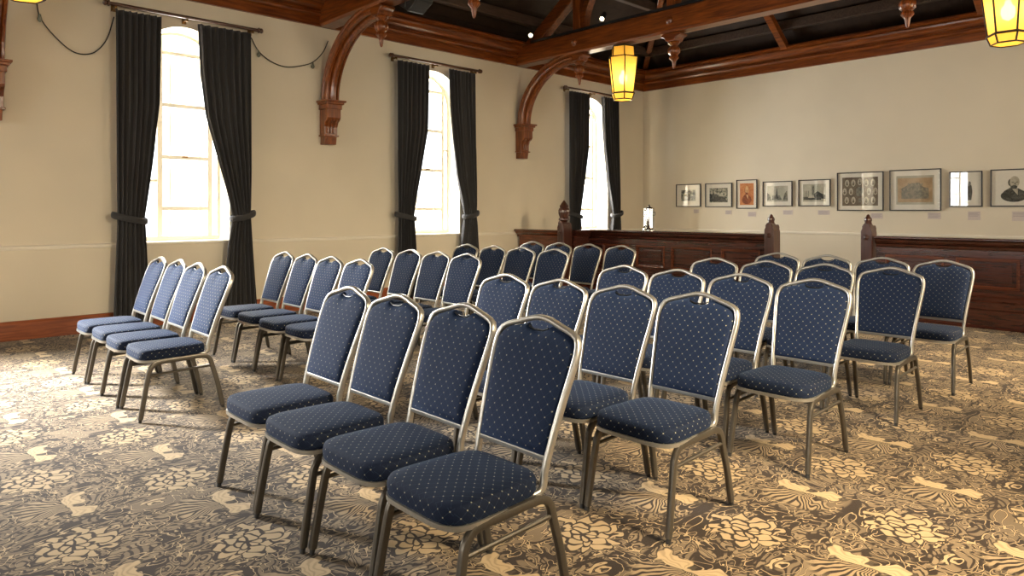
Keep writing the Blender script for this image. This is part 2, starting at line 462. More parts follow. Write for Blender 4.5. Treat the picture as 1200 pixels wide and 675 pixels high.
# left wall: local u -> world y, local w -> world z, thickness -> x
L = YB-YR+2*TH
w = wall_with_openings('wall_left', L, 4.29, [y-YR+TH for y in WIN_Y], 'long cream wall with arched windows')
w.matrix_world = Matrix(((0, 0, 1, XL-TH/2), (1, 0, 0, YR-TH), (0, 1, 0, 0), (0, 0, 0, 1)))
w = wall_with_openings('wall_right', L, 4.29, [y-YR+TH for y in WIN_Y], 'cream wall opposite the curtained windows')
w.matrix_world = Matrix(((0, 0, 1, XR+TH/2), (1, 0, 0, YR-TH), (0, 1, 0, 0), (0, 0, 0, 1)))
RW = [-7.75, -4.05, -.35]
w = wall_with_openings('wall_rear', XR-XL, 4.29, [x-XL for x in RW], 'cream rear wall with arched windows')
w.matrix_world = Matrix(((1, 0, 0, XL), (0, 0, 1, YR-TH/2), (0, 1, 0, 0), (0, 0, 0, 1)))
bm = newbm(); box(bm, (XL, YB, 0), (XR, YB+TH, 4.29))
tag(mesh_obj('wall_back', bm, 'wall'), 'cream end wall hung with framed pictures', 'wall', kind='structure')
bm = newbm(); box(bm, (XL-TH, YR-TH, -.12), (XR+TH, YB+TH, 0))
tag(mesh_obj('floor', bm, 'carpet'), 'floral scroll patterned brown and cream carpet', 'carpet', kind='structure')

# roof: hipped, dark boards
def roof():
    bm = newbm(); e = .25; x0, x1, y0, y1 = XL-.2, XR+.2, YR-.2, YB+.2; z = 4.28
    xm = (XL+XR)/2; h = 3.5; r = (x1-x0)/2
    for off in (0, .15):
        vs = [bm.verts.new(p) for p in ((x0,y0,z+off),(x1,y0,z+off),(x1,y1,z+off),(x0,y1,z+off),(xm,y0+r,z+h+off),(xm,y1-r,z+h+off))]
        for f in ((0,1,4),(1,2,5,4),(2,3,5),(3,0,4,5)): bm.faces.new([vs[i] for i in f])
    return tag(mesh_obj('ceiling', bm, 'boards'), 'dark boarded sloping roof above the trusses', 'ceiling', kind='structure')
roof()
SL = 3.5/4.91
# wall plate / cornice, two tiers
def cornice(name, pts, mat, label):
    bm = newbm(); prof = [(0, ZC), (.045, ZC), (.045, ZC+.125), (.080, ZC+.14), (.090, ZC+.165), (.080, ZC+.19), (.055, ZC+.20), (.055, ZC+.215), (.11, ZC+.225), (.155, ZC+.25), (.18, ZC+.285), (.185, ZC+.315), (.17, ZC+.335), (.195, ZC+.345), (.225, ZC+.355), (.225, ZC+.385), (.20, ZC+.41), (0, ZC+.41)]
    d = prof
    if pts[0] == 'x':      # runs along x on a wall facing sign s
        _, x0, x1, y, s = pts
        prism(bm, [(y+s*p[0], p[1]) for p in d], 'x', x0, x1)
    else:
        _, y0, y1, x, s = pts
        prism(bm, [(x+s*p[0], p[1]) for p in d], 'y', y0, y1)
    return tag(mesh_obj(name, bm, mat), label, 'cornice', kind='structure')
cornice('trim_1', ('y', YR, YB, XL, 1), 'timber_y', 'orange-brown timber wall plate above the curtained windows')
cornice('trim_2', ('x', XL, XR, YB, -1), 'timber', 'orange-brown timber wall plate above the framed pictures')
cornice('trim_3', ('y', YR, YB, XR, -1), 'timber_y', 'timber wall plate along the right wall')
cornice('trim_4', ('x', XL, XR, YR, 1), 'timber', 'timber wall plate along the rear wall')
# chair rail
def strip(name, a, b, mat, label, cat, bev=.006):
    bm = newbm(); box(bm, a, b); return tag(mesh_obj(name, bm, mat, bevel=bev), label, cat, kind='structure')
k = 5
edges = [YR]+[q for y in WIN_Y for q in (y-HW, y+HW)]+[YB]
bm = newbm()
for i in range(0, len(edges), 2):
    prism(bm, [(XL, .935), (XL+.012, .935), (XL+.022, .955), (XL+.022, .972), (XL, .985)], 'y', edges[i], edges[i+1])
tag(mesh_obj('trim_5', bm, 'trimpaint'), 'cream chair rail moulding on the window wall', 'moulding', kind='structure')
bm = newbm(); prism(bm, [(YB, .935), (YB-.012, .935), (YB-.022, .955), (YB-.022, .972), (YB, .985)], 'x', XL, XR)
tag(mesh_obj('trim_6', bm, 'trimpaint'), 'cream chair rail moulding below the framed pictures', 'moulding', kind='structure')
bm = newbm(); prism(bm, [(XL, 0), (XL+.028, 0), (XL+.028, .175), (XL+.018, .195), (XL, .20)], 'y', YR, YB)
tag(mesh_obj('baseboard_left', bm, 'skirt'), 'polished reddish-brown skirting board along the window wall', 'skirting board', kind='structure')
bm = newbm(); prism(bm, [(YB, 0), (YB-.028, 0), (YB-.028, .175), (YB-.018, .195), (YB, .20)], 'x', XL, XR)
tag(mesh_obj('baseboard_back', bm, 'skirt'), 'skirting board below the framed pictures', 'skirting board', kind='structure')

# windows
def window(n, origin, rot, label, detail=True):
    """local: u across, y outwards, z up; origin on the inner wall face"""
    root = empty('window_%d' % n, origin, rot); tag(root, label, 'window', kind='structure')
    yf = .30
    def arch(r, zc, a0=0, a1=PI, k=20): return [(r*math.cos(a0+(a1-a0)*i/k), zc+r*math.sin(a0+(a1-a0)*i/k)) for i in range(k+1)]
    # outer frame: ring swept round the opening
    path = [(HW-.03, yf, Z0+.03)]+[(x, yf, z) for x, z in arch(HW-.03, ZS)]+[(-HW+.03, yf, Z0+.03)]
    bm = newbm(); sweep(bm, path, [(-.020, -.02), (.020, -.02), (.020, .02), (-.020, .02)], up=(0, 1, 0), closed=True)
    mesh_obj('window_frame', bm, 'trimpaint', root)
    bm = newbm()
    def zt(u): return ZS+math.sqrt(max(0, (HW-.03)**2-u*u))
    for u in (-.21, .385): box(bm, (u-.030, yf-.035, Z0), (u+.030, yf+.03, zt(u)))
    for z in (1.38, 2.01, 2.65, 3.29): box(bm, (-.21, yf-.028, z-.024), (.385, yf+.02, z+.024))
    box(bm, (-.5, yf-.028, 1.70), (-.21, yf+.02, 1.735))
    box(bm, (.385, yf-.02, 2.33), (.5, yf+.02, 2.36))
    box(bm, (-.5, yf-.05, Z0), (.5, yf+.02, Z0+.06))
    mesh_obj('glazing_bars', bm, 'trimpaint', root, bevel=.004)
    bm = newbm()
    for u in (-.06, .30): box(bm, (u-.014, yf+.075, Z0), (u+.014, yf+.095, zt(u)-.02))
    mesh_obj('outer_glazing_bars', bm, 'trimpaint', root)
    bm = newbm(); box(bm, (.05, yf-.05, 2.01), (.11, yf-.028, 2.03)); mesh_obj('sash_latch', bm, 'brass', root)
    bm = newbm()
    pts = [(-HW+.04, Z0+.03), (HW-.04, Z0+.03)]+arch(HW-.04, ZS)
    vs = [bm.verts.new((p[0], yf+.01, p[1])) for p in pts]; bm.faces.new(vs)
    mesh_obj('pane', bm, 'glass', root)
    # sill board
    bm = newbm(); box(bm, (-HW, -.02, Z0-.03), (HW, yf, Z0+.004)); mesh_obj('window_sill', bm, 'trimpaint', root, bevel=.008)
    return root
names = ['arched window nearest the camera end of the left wall', 'tall arched window, nearest of the three with charcoal curtains', 'tall arched window, middle of the three with charcoal curtains', 'tall arched window behind the panelled screen, nearest the corner']
for i, y in enumerate(WIN_Y): window(i+1, (XL, y, 0), PI/2, names[i])
for i, y in enumerate(WIN_Y): window(i+5, (XR, y, 0), -PI/2, 'arched window in the right wall, number %s from the rear' % ('one', 'two', 'three', 'four')[i])
for i, x in enumerate(RW): window(i+9, (x, YR, 0), PI, 'arched window in the rear wall, %s' % ('beside the left wall', 'in the middle', 'beside the right wall')[i])

# ------------------------------------------------------------------ curtains and rods
def curtain(name, yc, ltab, rtab, tie_z, tie_side, label, seed):
    rnd = random.Random(seed); bm = newbm()
    NZ, NS = 60, 110; ph = [rnd.uniform(0, 6.28) for _ in range(4)]
    top = 3.60; folds = 7
    grid = []
    for i in range(NZ+1):
        z = .035+(top-.035)*i/NZ
        yl, yr = interp(ltab, z), interp(rtab, z); wd = yr-yl
        amp = .022+.028*max(0, (.65-wd))
        amp *= 1-.55*math.exp(-((z-tie_z)/.10)**2)
        pin = math.exp(-((z-tie_z)/.12)**2)
        row = []
        for j in range(NS+1):
            s = j/NS
            a = 2*PI*folds*s
            q = math.sin(a+ph[0]+.5*math.sin(z*1.3+ph[1]+s*5))+.35*math.sin(2.3*a+ph[2]+z*.9)
            x = XL+.165+amp*q+(.04*math.sin(PI*s))*pin*.8
            yy = yc+yl+wd*s+.010*math.sin(a*1.0+ph[3])*(0 < j < NS)
            row.append(bm.verts.new((x, yy, z)))
        grid.append(row)
    for i in range(NZ):
        for j in range(NS): bm.faces.new((grid[i][j], grid[i][j+1], grid[i+1][j+1], grid[i+1][j]))
    o = mesh_obj(name, bm, 'curtain', smooth=True); s = o.modifiers.new('s', 'SOLIDIFY'); s.thickness = .004
    tag(o, label, 'curtain', 'charcoal window curtains')
    # tieback: a padded band round the gathered cloth
    bm = newbm(); yl, yr = yc+interp(ltab, tie_z), yc+interp(rtab, tie_z)
    cy, hy = (yl+yr)/2, (yr-yl)/2+.02; path = []
    for k in range(32):
        a = 2*PI*k/32
        c, sn = math.cos(a), math.sin(a)
        ext = 1+(.18 if (c*tie_side > 0) else 0)*abs(c)
        path.append((XL+.17+.095*sn, cy+hy*c*ext, tie_z+.035*c*tie_side-.02*max(0, sn)))
    sweep(bm, path, ell(.014, .036, 10), up=(0, 0, 1), closed=True)
    mesh_obj('tieback', bm, 'curtain', o, smooth=True)
    return o
def rod(yc, label):
    root = empty('curtain_rod', (XL+.12, yc, 3.665)); tag(root, label, 'curtain rod', 'curtain rods above the windows')
    bm = newbm(); lathe(bm, [(.020, -.84), (.020, .84)], (0, 0, 0), 14, axis='y'); 
    mesh_obj('pole', bm, 'rodwood', root, smooth=True)
    for s in (-1, 1):
        bm = newbm(); lathe(bm, [(.020, 0), (.034, .006), (.036, .018), (.022, .028), (.032, .038), (.032, .055), (.018, .068)] if s > 0 else [(.018, -.068), (.032, -.055), (.032, -.038), (.022, -.028), (.036, -.018), (.034, -.006), (.020, 0)], (0, s*.84, 0), 14, axis='y')
        mesh_obj('finial', bm, 'rodwood', root, smooth=True)
    for yy in (-.78, -.02, .78):
        bm = newbm(); box(bm, (-.12, yy-.012, -.035), (0, yy+.012, -.015)); box(bm, (-.12, yy-.025, -.06), (-.108, yy+.025, .03))
        tube(bm, [(-.0, yy, -.02), (-.0, yy, -.05)], .012, 8, up=(0, 1, 0))
        mesh_obj('bracket', bm, 'brass', root)
    return root
def ctabs(first):
    a = -.33 if first else -.22
    L_l = [(0, -.82), (1.28, -.78), (1.8, -.79), (3.6, -.80)]
    L_r = [(0, -.43), (1.15, -.49), (1.28, -.50), (1.5, -.47), (1.9, -.42 if first else -.38), (2.6, a-.02), (3.6, a)]
    t = .09 if first else .16
    R_l = [(0, .38), (.9, .44), (1.28, .50), (1.5, .45), (1.9, .34), (2.49, t+.09), (3.0, t+.03), (3.6, t)]
    R_r = [(0, .83), (.9, .76), (1.28, .735), (1.8, .74), (3.6, .74 if first else .71)]
    return L_l, L_r, R_l, R_r
wn = ['nearest curtained window', 'middle curtained window', 'window by the corner']
for i, yc in enumerate(WIN_Y[1:]):
    rod(yc, ['dark wooden curtain rod above the window nearest the camera', 'dark wooden curtain rod above the middle curtained window', 'dark wooden curtain rod above the window nearest the room corner'][i])
    a, b, c, d = ctabs(i == 0)
    curtain('window_curtain', yc, a, b, 1.27, -1, 'charcoal curtain on the left side of the '+wn[i]+', tied back', i*2+1)
    curtain('window_curtain', yc, c, d, 1.29, 1, 'charcoal curtain on the right side of the '+wn[i]+', tied back', i*2+2)

# ------------------------------------------------------------------ roof trusses
XM = (XL+XR)/2
def pendant_bm(drop=1.0):
    """turned drop finial hanging from z=0 down"""
    bm = newbm()
    prof = [(.055, .02), (.075, -.02), (.085, -.05), (.060, -.075), (.050, -.09), (.078, -.12), (.086, -.15), (.082, -.19), (.060, -.215), (.048, -.225), (.062, -.245), (.066, -.265), (.045, -.29), (.030, -.31), (.024, -.36), (.016, -.40), (.004, -.415)]
    lathe(bm, [(r, z*drop) for r, z in prof][::-1], (0, 0, 0), 24, flute=.05)
    return bm
def truss(y, label, lean_detail=True):
    root = empty('roof_truss', (XL, y, ZC)); tag(root, label, 'roof truss', 'timber roof trusses')
    W = XR-XL
    bm = newbm()                                   # chamfered tie beam
    prism(bm, [(-.10, .0), (.10, .0), (.125, .03), (.125, .32), (.105, .345), (-.105, .345), (-.125, .32), (-.125, .03)], 'x', .0, W)
    mesh_obj('tie_beam', bm, 'timber', root)
    for s in (0, 1):
        X = (lambda q: q) if s == 0 else (lambda q: W-q)
        # principal rafter
        bm = newbm(); sweep(bm, [(X(.30), 0, .30), (X(W/2), 0, .30+(W/2-.30)*SL)], [(-.08, -.11), (.08, -.11), (.08, .11), (-.08, .11)])
        mesh_obj('principal_rafter', bm, 'timber', root, bevel=.015)
        for xq, top in ((1.40, None), (3.19, None)):
            x = X(xq); zt = .30+(xq-.3)*SL
            bm = newbm(); box(bm, (x-.075, -.085, -.02), (x+.075, .085, zt)); mesh_obj('queen_post', bm, 'timber_z', root, bevel=.012)
            bm = newbm(); prism(bm, [(x-.10, .0), (x-.155, -.02), (x-.16, -.045), (x-.10, -.07), (x-.075, -.12), (x+.075, -.12), (x+.10, -.07), (x+.16, -.045), (x+.155, -.02), (x+.10, .0)], 'y', -.10, .10)
            mesh_obj('carved_bracket', bm, 'timber', root, bevel=.01)
            o = mesh_obj('drop_finial', pendant_bm(), 'timber_z', root, loc=(x, 0, -.09), smooth=True)
            bm = newbm(); lathe(bm, [(.004, -.155), (.02, -.150), (.035, -.142), (.055, -.135), (.06, -.12)], (x, 0, .17), 16, flute=.10, axis='y')
            mesh_obj('rosette', bm, 'timber', root, smooth=True)
        # curved strut from rafter to post
        bm = newbm(); pts = [(X(.55), 0, .42), (X(.95), 0, .62), (X(1.28), 0, .98)]
        x1 = 1.40; pth = [(X(x1+.10+.75*(1-math.cos(t))), 0, .36+.85*math.sin(t)) for t in [PI/2*k/12 for k in range(13)]]
        sweep(bm, pth, [(-.05, -.07), (.05, -.07), (.05, .07), (-.05, .07)], up=(0, 1, 0))
        mesh_obj('curved_strut', bm, 'timber', root)
        # arched brace from corbel to beam : quarter ellipse, three ribbed
        a, b = 1.20, 1.0
        pth = [(X(.125+a*(1-math.cos(t))), 0, -1.03+b*math.sin(t)*1.0) for t in [PI/2*k/24 for k in range(25)]]
        pth = [(p[0], p[1], p[2]) for p in pth]
        prof = [(-.11, -.02), (-.10, -.05), (-.075, -.055), (-.06, -.035), (-.045, -.035), (-.04, -.075), (-.02, -.098), (.02, -.098), (.04, -.075), (.045, -.035), (.06, -.035), (.075, -.055), (.10, -.05), (.11, -.02), (.095, .0), (.095, .03), (.11, .045), (.11, .07), (.09, .085), (-.09, .085), (-.11, .07), (-.11, .045), (-.095, .03), (-.095, .0)]
        prof = [(q[1], q[0]) for q in prof]
        bm = newbm()
        if s == 1: prof = [(-q[0], q[1]) for q in prof]
        sweep(bm, pth, prof, up=(0, 1, 0)); mesh_obj('arched_brace', bm, 'timber_z', root)
        # spandrel web between brace, wall and beam end
        bm = newbm(); o = []
        pts = [(X(.0), -.30), (X(.0), 0), (X(1.0), 0)]+[(p[0], p[2]+.03) for p in pth[::-1] if p[2] > -.30 and abs(p[0]-X(0)) > .10]
        # corbel
        bm.free(); bm = newbm(); e = .0
        sg = 1 if s == 0 else -1; bx = 0 if s == 0 else W
        def bxs(x0, x1, hy, z0, z1): box(bm, (min(bx+sg*x0, bx+sg*x1), -hy, z0), (max(bx+sg*x0, bx+sg*x1), hy, z1))
        bxs(0, .285, .155, -1.055, -1.03); bxs(0, .26, .135, -1.085, -1.055); bxs(0, .235, .115, -1.15, -1.085)
        prism(bm, [(bx, -1.15), (bx+sg*.225, -1.15), (bx+sg*.225, -1.27), (bx+sg*.205, -1.30), (bx+sg*.16, -1.33), (bx+sg*.135, -1.39), (bx+sg*.13, -1.50), (bx, -1.50)], 'y', -.10, .10)
        bxs(0, .155, .115, -1.52, -1.50)
        prism(bm, [(bx, -1.52), (bx+sg*.135, -1.52), (bx+sg*.115, -1.63), (bx, -1.63)], 'y', -.09, .09)
        for yy in (-.045, .0, .045):
            sweep(bm, [(bx+sg*.21, yy, -1.29), (bx+sg*.175, yy, -1.33), (bx+sg*.15, yy, -1.39), (bx+sg*.145, yy, -1.48)], ell(.013, .02, 8), up=(0, 1, 0))
        mesh_obj('corbel', bm, 'timber_z', root, bevel=.004)
    # king post
    bm = newbm(); box(bm, (W/2-.09, -.09, .3), (W/2+.09, .09, .3+(W/2-.3)*SL)); mesh_obj('king_post', bm, 'timber_z', root, bevel=.012)
    return root
truss(.96, 'timber roof truss at the left edge, its corbel just in view')
truss(4.73, 'timber roof truss between the first and second curtained windows')
truss(8.50, 'timber roof truss between the second and third curtained windows, carrying two lanterns')

# purlins and hip rafters
def roof_z(x): return 4.28+(x-(XL-.2))*SL
def beam_thing(name, path, w_, h_, mat, label, cat, group=None):
    bm = newbm(); sweep(bm, path, [(-w_/2, -h_/2), (w_/2, -h_/2), (w_/2, h_/2), (-w_/2, h_/2)])
    return tag(mesh_obj(name, bm, mat, bevel=.008), label, cat, group)
for i, off in enumerate((.40, 1.2, 2.1, 3.0)):
    x = XL+off
    beam_thing('roof_purlin', [(x, YR+off, roof_z(x)-.10), (x, YB-off, roof_z(x)-.10)], .11, .16, 'purlin', ['lowest dark purlin on the roof slope above the windows', 'second lowest dark purlin on the roof slope above the windows', 'second highest dark purlin on the roof slope above the windows', 'highest dark purlin on the roof slope above the windows'][i], 'roof beam', 'roof purlins')
    beam_thing('roof_purlin', [(XL+off, YB-off, roof_z(x)-.10), (XR-off, YB-off, roof_z(x)-.10)], .11, .16, 'purlin', ['lowest dark purlin on the roof slope above the pictures', 'second lowest dark purlin on the roof slope above the pictures', 'second highest dark purlin on the roof slope above the pictures', 'highest dark purlin on the roof slope above the pictures'][i], 'roof beam', 'roof purlins')
z0 = 4.28
beam_thing('hip_rafter', [(XL+.12, YB-.12, z0+.12), (XM, YB-(XM-XL), z0+(XM-XL)*SL-.02)], .11, .13, 'timber', 'slanting timber hip rafter rising from the room corner', 'roof beam')
beam_thing('jack_rafter', [(-5.56, YB-.18, z0+.0), (-5.56, YB-3.19, z0+3.0*SL-.05)], .12, .12, 'timber', 'slanting timber rafter rising from the end wall plate', 'roof beam')
beam_thing('jack_rafter', [(-2.57, YB-.18, z0+.0), (-2.57, YB-3.19, z0+3.0*SL-.05)], .12, .12, 'timber', 'slanting timber rafter above the portrait at the right', 'roof beam')

# ------------------------------------------------------------------ lanterns
def hexring(r, z, ph=0): return [(r*math.cos(PI/3*k+ph), r*math.sin(PI/3*k+ph), z) for k in range(6)]
def lantern(loc, label, rz):
    root = empty('hanging_lantern', loc, rz); tag(root, label, 'lantern', 'amber glass lanterns')
    # z = 0 is the top of the lantern
    R = [(.175, -.03), (.185, -.19), (.235, -.195), (.170, -.735), (.180, -.745), (.145, -.835)]
    tiers = [(R[0], R[1], 'upper_glass'), (R[2], R[3], 'side_glass'), (R[4], R[5], 'lower_glass')]
    for (a, b, nm) in tiers:
        A, B = hexring(*a), hexring(*b); bm = newbm()
        va = [bm.verts.new(p) for p in A]; vb = [bm.verts.new(p) for p in B]
        for k in range(6): bm.faces.new((va[k], va[(k+1) % 6], vb[(k+1) % 6], vb[k]))
        if nm == 'lower_glass': bm.faces.new(vb)
        mesh_obj(nm, bm, 'amber', root)
    bm = newbm()
    for (a, b, nm) in tiers:
        A, B = hexring(a[0]+.004, a[1]), hexring(b[0]+.004, b[1])
        for k in range(6):
            tube(bm, [A[k], B[k]], .009, 6, up=(1, 0, 0)); tube(bm, [A[k], A[(k+1) % 6]], .009, 6); tube(bm, [B[k], B[(k+1) % 6]], .009, 6)
    mesh_obj('leading', bm, 'bronze', root)
    bm = newbm(); A, B = hexring(.19, -.03), hexring(.06, .0)
    va = [bm.verts.new(p) for p in A]; vb = [bm.verts.new(p) for p in B]
    for k in range(6): bm.faces.new((va[k], va[(k+1) % 6], vb[(k+1) % 6], vb[k]))
    bm.faces.new(va); bm.faces.new(vb)
    mesh_obj('cap', bm, 'bronze', root)
    bm = newbm(); lathe(bm, [(.012, -.02), (.012, .06)], (0, 0, 0), 8); mesh_obj('stem', bm, 'bronze', root)
    bm = newbm(); lathe(bm, [(.01, -.60), (.05, -.57), (.065, -.52), (.06, -.47), (.03, -.43), (.02, -.38)], (0, 0, 0), 14); mesh_obj('bulb', bm, 'bulb', root, smooth=True)
    bm = newbm(); lathe(bm, [(.022, -.40), (.022, -.30), (.006, -.29), (.006, -.02)], (0, 0, 0), 8); mesh_obj('lamp_holder', bm, 'bronze', root)
    ld = bpy.data.lights.new('lantern_light', 'POINT'); ld.energy = 17; ld.color = (1, .80, .45); ld.shadow_soft_size = .08
    lo = bpy.data.objects.new('lantern_light', ld); COL.objects.link(lo); lo.parent = root; lo.location = (0, 0, -.50)
    lo.data.use_shadow = True
    return root
TZ = ZC-.01
lantern((-6.48, 8.5, TZ), 'lit amber glass lantern hanging nearest the window wall, smaller in view', .25)
lantern((-1.60, 8.5, TZ), 'lit amber glass lantern at the top right corner', .10)
lantern((-6.8, .96, TZ+.03), 'lit amber glass lantern whose base shows at the top left corner', .25)

# spotlights on black track on top of the truss
bm = newbm(); box(bm, (-8.35, 8.5-.145, ZC+.33), (-4.2, 8.5-.115, ZC+.37))
tag(mesh_obj('light_track', bm, 'black'), 'thin black lighting track along the top of the far tie beam', 'light track')
def spot(loc, dirv, label):
    root = empty('spotlight', loc); tag(root, label, 'spotlight', 'track spotlights')
    d = Vector(dirv).normalized(); q = d.to_track_quat('Z', 'Y').to_matrix().to_4x4()
    bm = newbm(); lathe(bm, [(.026, -.10), (.036, -.09), (.045, .02), (.048, .075), (.040, .075), (.034, .04)], (0, 0, 0), 16); bmesh.ops.transform(bm, matrix=q, verts=bm.verts)
    mesh_obj('lamp_housing', bm, 'black', root, smooth=True)
    bm = newbm(); lathe(bm, [(.001, .045), (.027, .045), (.027, .060), (.001, .064)], (0, 0, 0), 16); bmesh.ops.transform(bm, matrix=q, verts=bm.verts)
    mesh_obj('lens', bm, 'spotface', root)
    bm = newbm(); tube(bm, [(0, 0, 0), (.0, 0.02, -.06), (.0, .03, -.10)], .010, 8, up=(1, 0, 0)); mesh_obj('mounting_arm', bm, 'black', root)
    ld = bpy.data.lights.new('spot_beam', 'SPOT'); ld.energy = 45; ld.color = (1, .8, .5); ld.spot_size = 1.1; ld.spot_blend = .6; ld.shadow_soft_size = .04
    lo = bpy.data.objects.new('spot_beam', ld); COL.objects.link(lo); lo.parent = root
    lo.location = d*.10; lo.rotation_euler = d.to_track_quat('-Z', 'Y').to_euler()
    return root
spot((-8.33, 8.36, ZC+.47), (.55, -.75, -.35), 'lit black spotlight on the beam end nearest the window wall')
spot((-6.76, 8.36, ZC+.46), (.25, -.75, -.75), 'lit black spotlight on the beam above the lantern')

# black loudspeaker-like box under the near truss
r = empty('black_box', (-6.98, 4.95, 4.02)); tag(r, 'black box fitting strapped beside the near truss, by its drop finial', 'ceiling fitting')
bm = newbm(); prism(bm, [(-.16, -.12), (.04, -.24), (.24, -.14), (.30, .20), (-.16, .26)], 'y', -.12, .12); mesh_obj('body', bm, 'black', r, bevel=.01)
bm = newbm(); tube(bm, [(.0, -.13, -.18), (.06, -.135, .02), (.20, -.13, .22)], .010, 6); tube(bm, [(.20, -.13, .22), (.30, -.13, .35)], .010, 6); mesh_obj('strap', bm, 'cable', r)

# ------------------------------------------------------------------ festoon cables with clips
def cable(pts, clips, label):
    bm = newbm(); tube(bm, spline([(XL+.035, p[0], p[1]) for p in pts], 8), .0065, 6, up=(1, 0, 0))
    o = tag(mesh_obj('festoon_cable', bm, 'cable', smooth=True), label, 'cable', 'festoon cables on the window wall')
    for (y, z) in clips:
        bm = newbm(); lathe(bm, [(.006, -.085), (.020, -.07), (.024, -.05), (.016, -.03), (.010, 0)], (XL+.035, y, z-.005), 10); mesh_obj('bulb', bm, 'glassbulb', o, smooth=True)
M['glassbulb'] = metal('clear_bulb_glass', (.25, .27, .22), .15, .3)
cable([(1.30, 3.72), (1.35, 3.57), (1.38, 3.41), (1.48, 3.26), (1.64, 3.11), (1.77, 3.07), (1.9, 3.12), (2.01, 3.28), (2.08, 3.54)], [(1.38, 3.44)], 'sagging dark cable on the wall left of the nearest curtained window')
cable([(3.65, 3.58), (3.75, 3.42), (3.92, 3.31), (4.12, 3.27), (4.32, 3.31), (4.51, 3.39), (4.66, 3.55), (4.74, 3.72)], [(3.75, 3.43), (4.51, 3.39)], 'sagging dark cable between the nearest curtained window and the arched brace')

# ------------------------------------------------------------------ panelled screens (pew fronts)
def screen(name, x0, x1, y, panels, label, seg_group='panelled timber screens', ztop=1.03):
    root = empty(name, ((x0+x1)/2, y, 0)); tag(root, label, 'panelled screen', seg_group)
    c = (x0+x1)/2; h = (x1-x0)/2; T = ztop
    bm = newbm(); box(bm, (-h, .0, .0), (h, .06, T-.10)); 
    # rails and stiles proud of the board
    box(bm, (-h, -.022, .80), (h, 0, T-.13)); box(bm, (-h, -.022, .36), (h, 0, .45))
    xs = [-h]+[q for a, b in panels for q in (a-c, b-c)]+[h]
    for i in range(0, len(xs), 2): box(bm, (xs[i], -.022, .45), (xs[i+1], 0, .80))
    mesh_obj('carcass', bm, 'pew', root, bevel=.004)
    bm = newbm()                                      # moulded capping
    prism(bm, [(.10, T-.02), (.10, T-.005), (.09, T), (-.095, T), (-.105, T-.008), (-.105, T-.022), (-.09, T-.035), (-.075, T-.04), (-.07, T-.065), (-.055, T-.085), (-.035, T-.10), (-.03, T-.125), (-.022, T-.14), (.07, T-.14), (.07, T-.02)], 'x', -h, h)
    mesh_obj('capping', bm, 'pew', root)
    for a, b in panels:
        bm = newbm(); m = [(-.0, -.0), (-.0, .012), (.012, .020), (.022, .014), (.035, .004), (.035, 0)]
        a -= c; b -= c
        def ringbox(a0, b0, z0, z1, w_, d_):
            box(bm, (a0, -d_, z0), (b0, 0, z0+w_)); box(bm, (a0, -d_, z1-w_), (b0, 0, z1)); box(bm, (a0, -d_, z0+w_), (a0+w_, 0, z1-w_)); box(bm, (b0-w_, -d_, z0+w_), (b0, 0, z1-w_))
        ringbox(a, b, .45, .80, .018, .034); ringbox(a+.018, b-.018, .468, .782, .016, .020)
        mesh_obj('panel_moulding', bm, 'pew_red', root, bevel=.004)
        bm = newbm(); box(bm, (a+.07, -.012, .52), (b-.07, .0, .73)); mesh_obj('raised_field', bm, 'pew', root, bevel=.008)
    bm = newbm()                                      # stepped plinth
    prism(bm, [(0, .37), (-.035, .37), (-.05, .35), (-.05, .32), (-.07, .30), (-.07, .225), (-.09, .21), (-.09, .03), (-.10, .0), (.06, .0), (.06, .36)], 'x', -h, h)
    mesh_obj('plinth', bm, 'pew', root)
    return root
YS1, YS2 = 9.1, 9.42
screen('panelled_screen', -7.66, -4.48, YS1, [(-7.38, -6.72), (-6.60, -6.0)][:0]+[(-7.36, -6.72), (-6.56, -5.88)][:0]+[(-7.30, -6.62), (-6.48, -5.80), (-5.66, -4.98)][:0]+[(-7.34, -6.80), (-6.66, -6.12), (-6.00, -5.30), (-5.15, -4.55)], 'dark mahogany panelled screen between the two carved posts left of the gap')
screen('panelled_screen', -3.16, .55, YS2, [(-3.05, -2.40), (-2.28, -1.66), (-1.54, -.92), (-.80, -.18)], 'dark mahogany panelled screen to the right of the gap')
# short return against the window wall
root = empty('panelled_screen', (-8.2, 8.45, 0)); tag(root, 'short brown wooden screen return against the window wall', 'panelled screen', 'panelled timber screens')
bm = newbm(); box(bm, (-.50, .0, 0), (.51, .06, .93)); box(bm, (-.50, -.02, .36), (.51, 0, .45)); box(bm, (-.50, -.02, .78), (.51, 0, .93)); box(bm, (-.50, -.02, .45), (-.40, 0, .78)); box(bm, (.43, -.02, .45), (.51, 0, .78)); mesh_obj('carcass', bm, 'pew_red', root, bevel=.004)
bm = newbm(); prism(bm, [(.10, 1.01), (.10, 1.025), (.09, 1.03), (-.10, 1.03), (-.115, 1.02), (-.115, 1.005), (-.09, .99), (-.08, .97), (-.06, .95), (-.035, .93), (-.03, .90), (.07, .90)], 'x', -.535, .505); mesh_obj('capping', bm, 'pew_red', root)
bm = newbm(); box(bm, (-.50, -.06, 0), (.505, 0, .34)); mesh_obj('plinth', bm, 'pew', root, bevel=.01)
# side return from newel to the long screen
root = empty('panelled_screen', (-7.58, 8.8, 0)); tag(root, 'dark screen return running back from the tall carved post', 'panelled screen', 'panelled timber screens')
bm = newbm(); box(bm, (-.03, -.22, 0), (.03, .17, .90)); mesh_obj('carcass', bm, 'pew_y', root, bevel=.004)
bm = newbm(); prism(bm, [(-.08, .90), (.03, .90), (.035, .93), (.055, .95), (.07, .97), (.08, .99), (.10, 1.005), (.10, 1.02), (.09, 1.03), (-.09, 1.03)], 'y', -.22, .17); mesh_obj('capping', bm, 'pew_y', root)

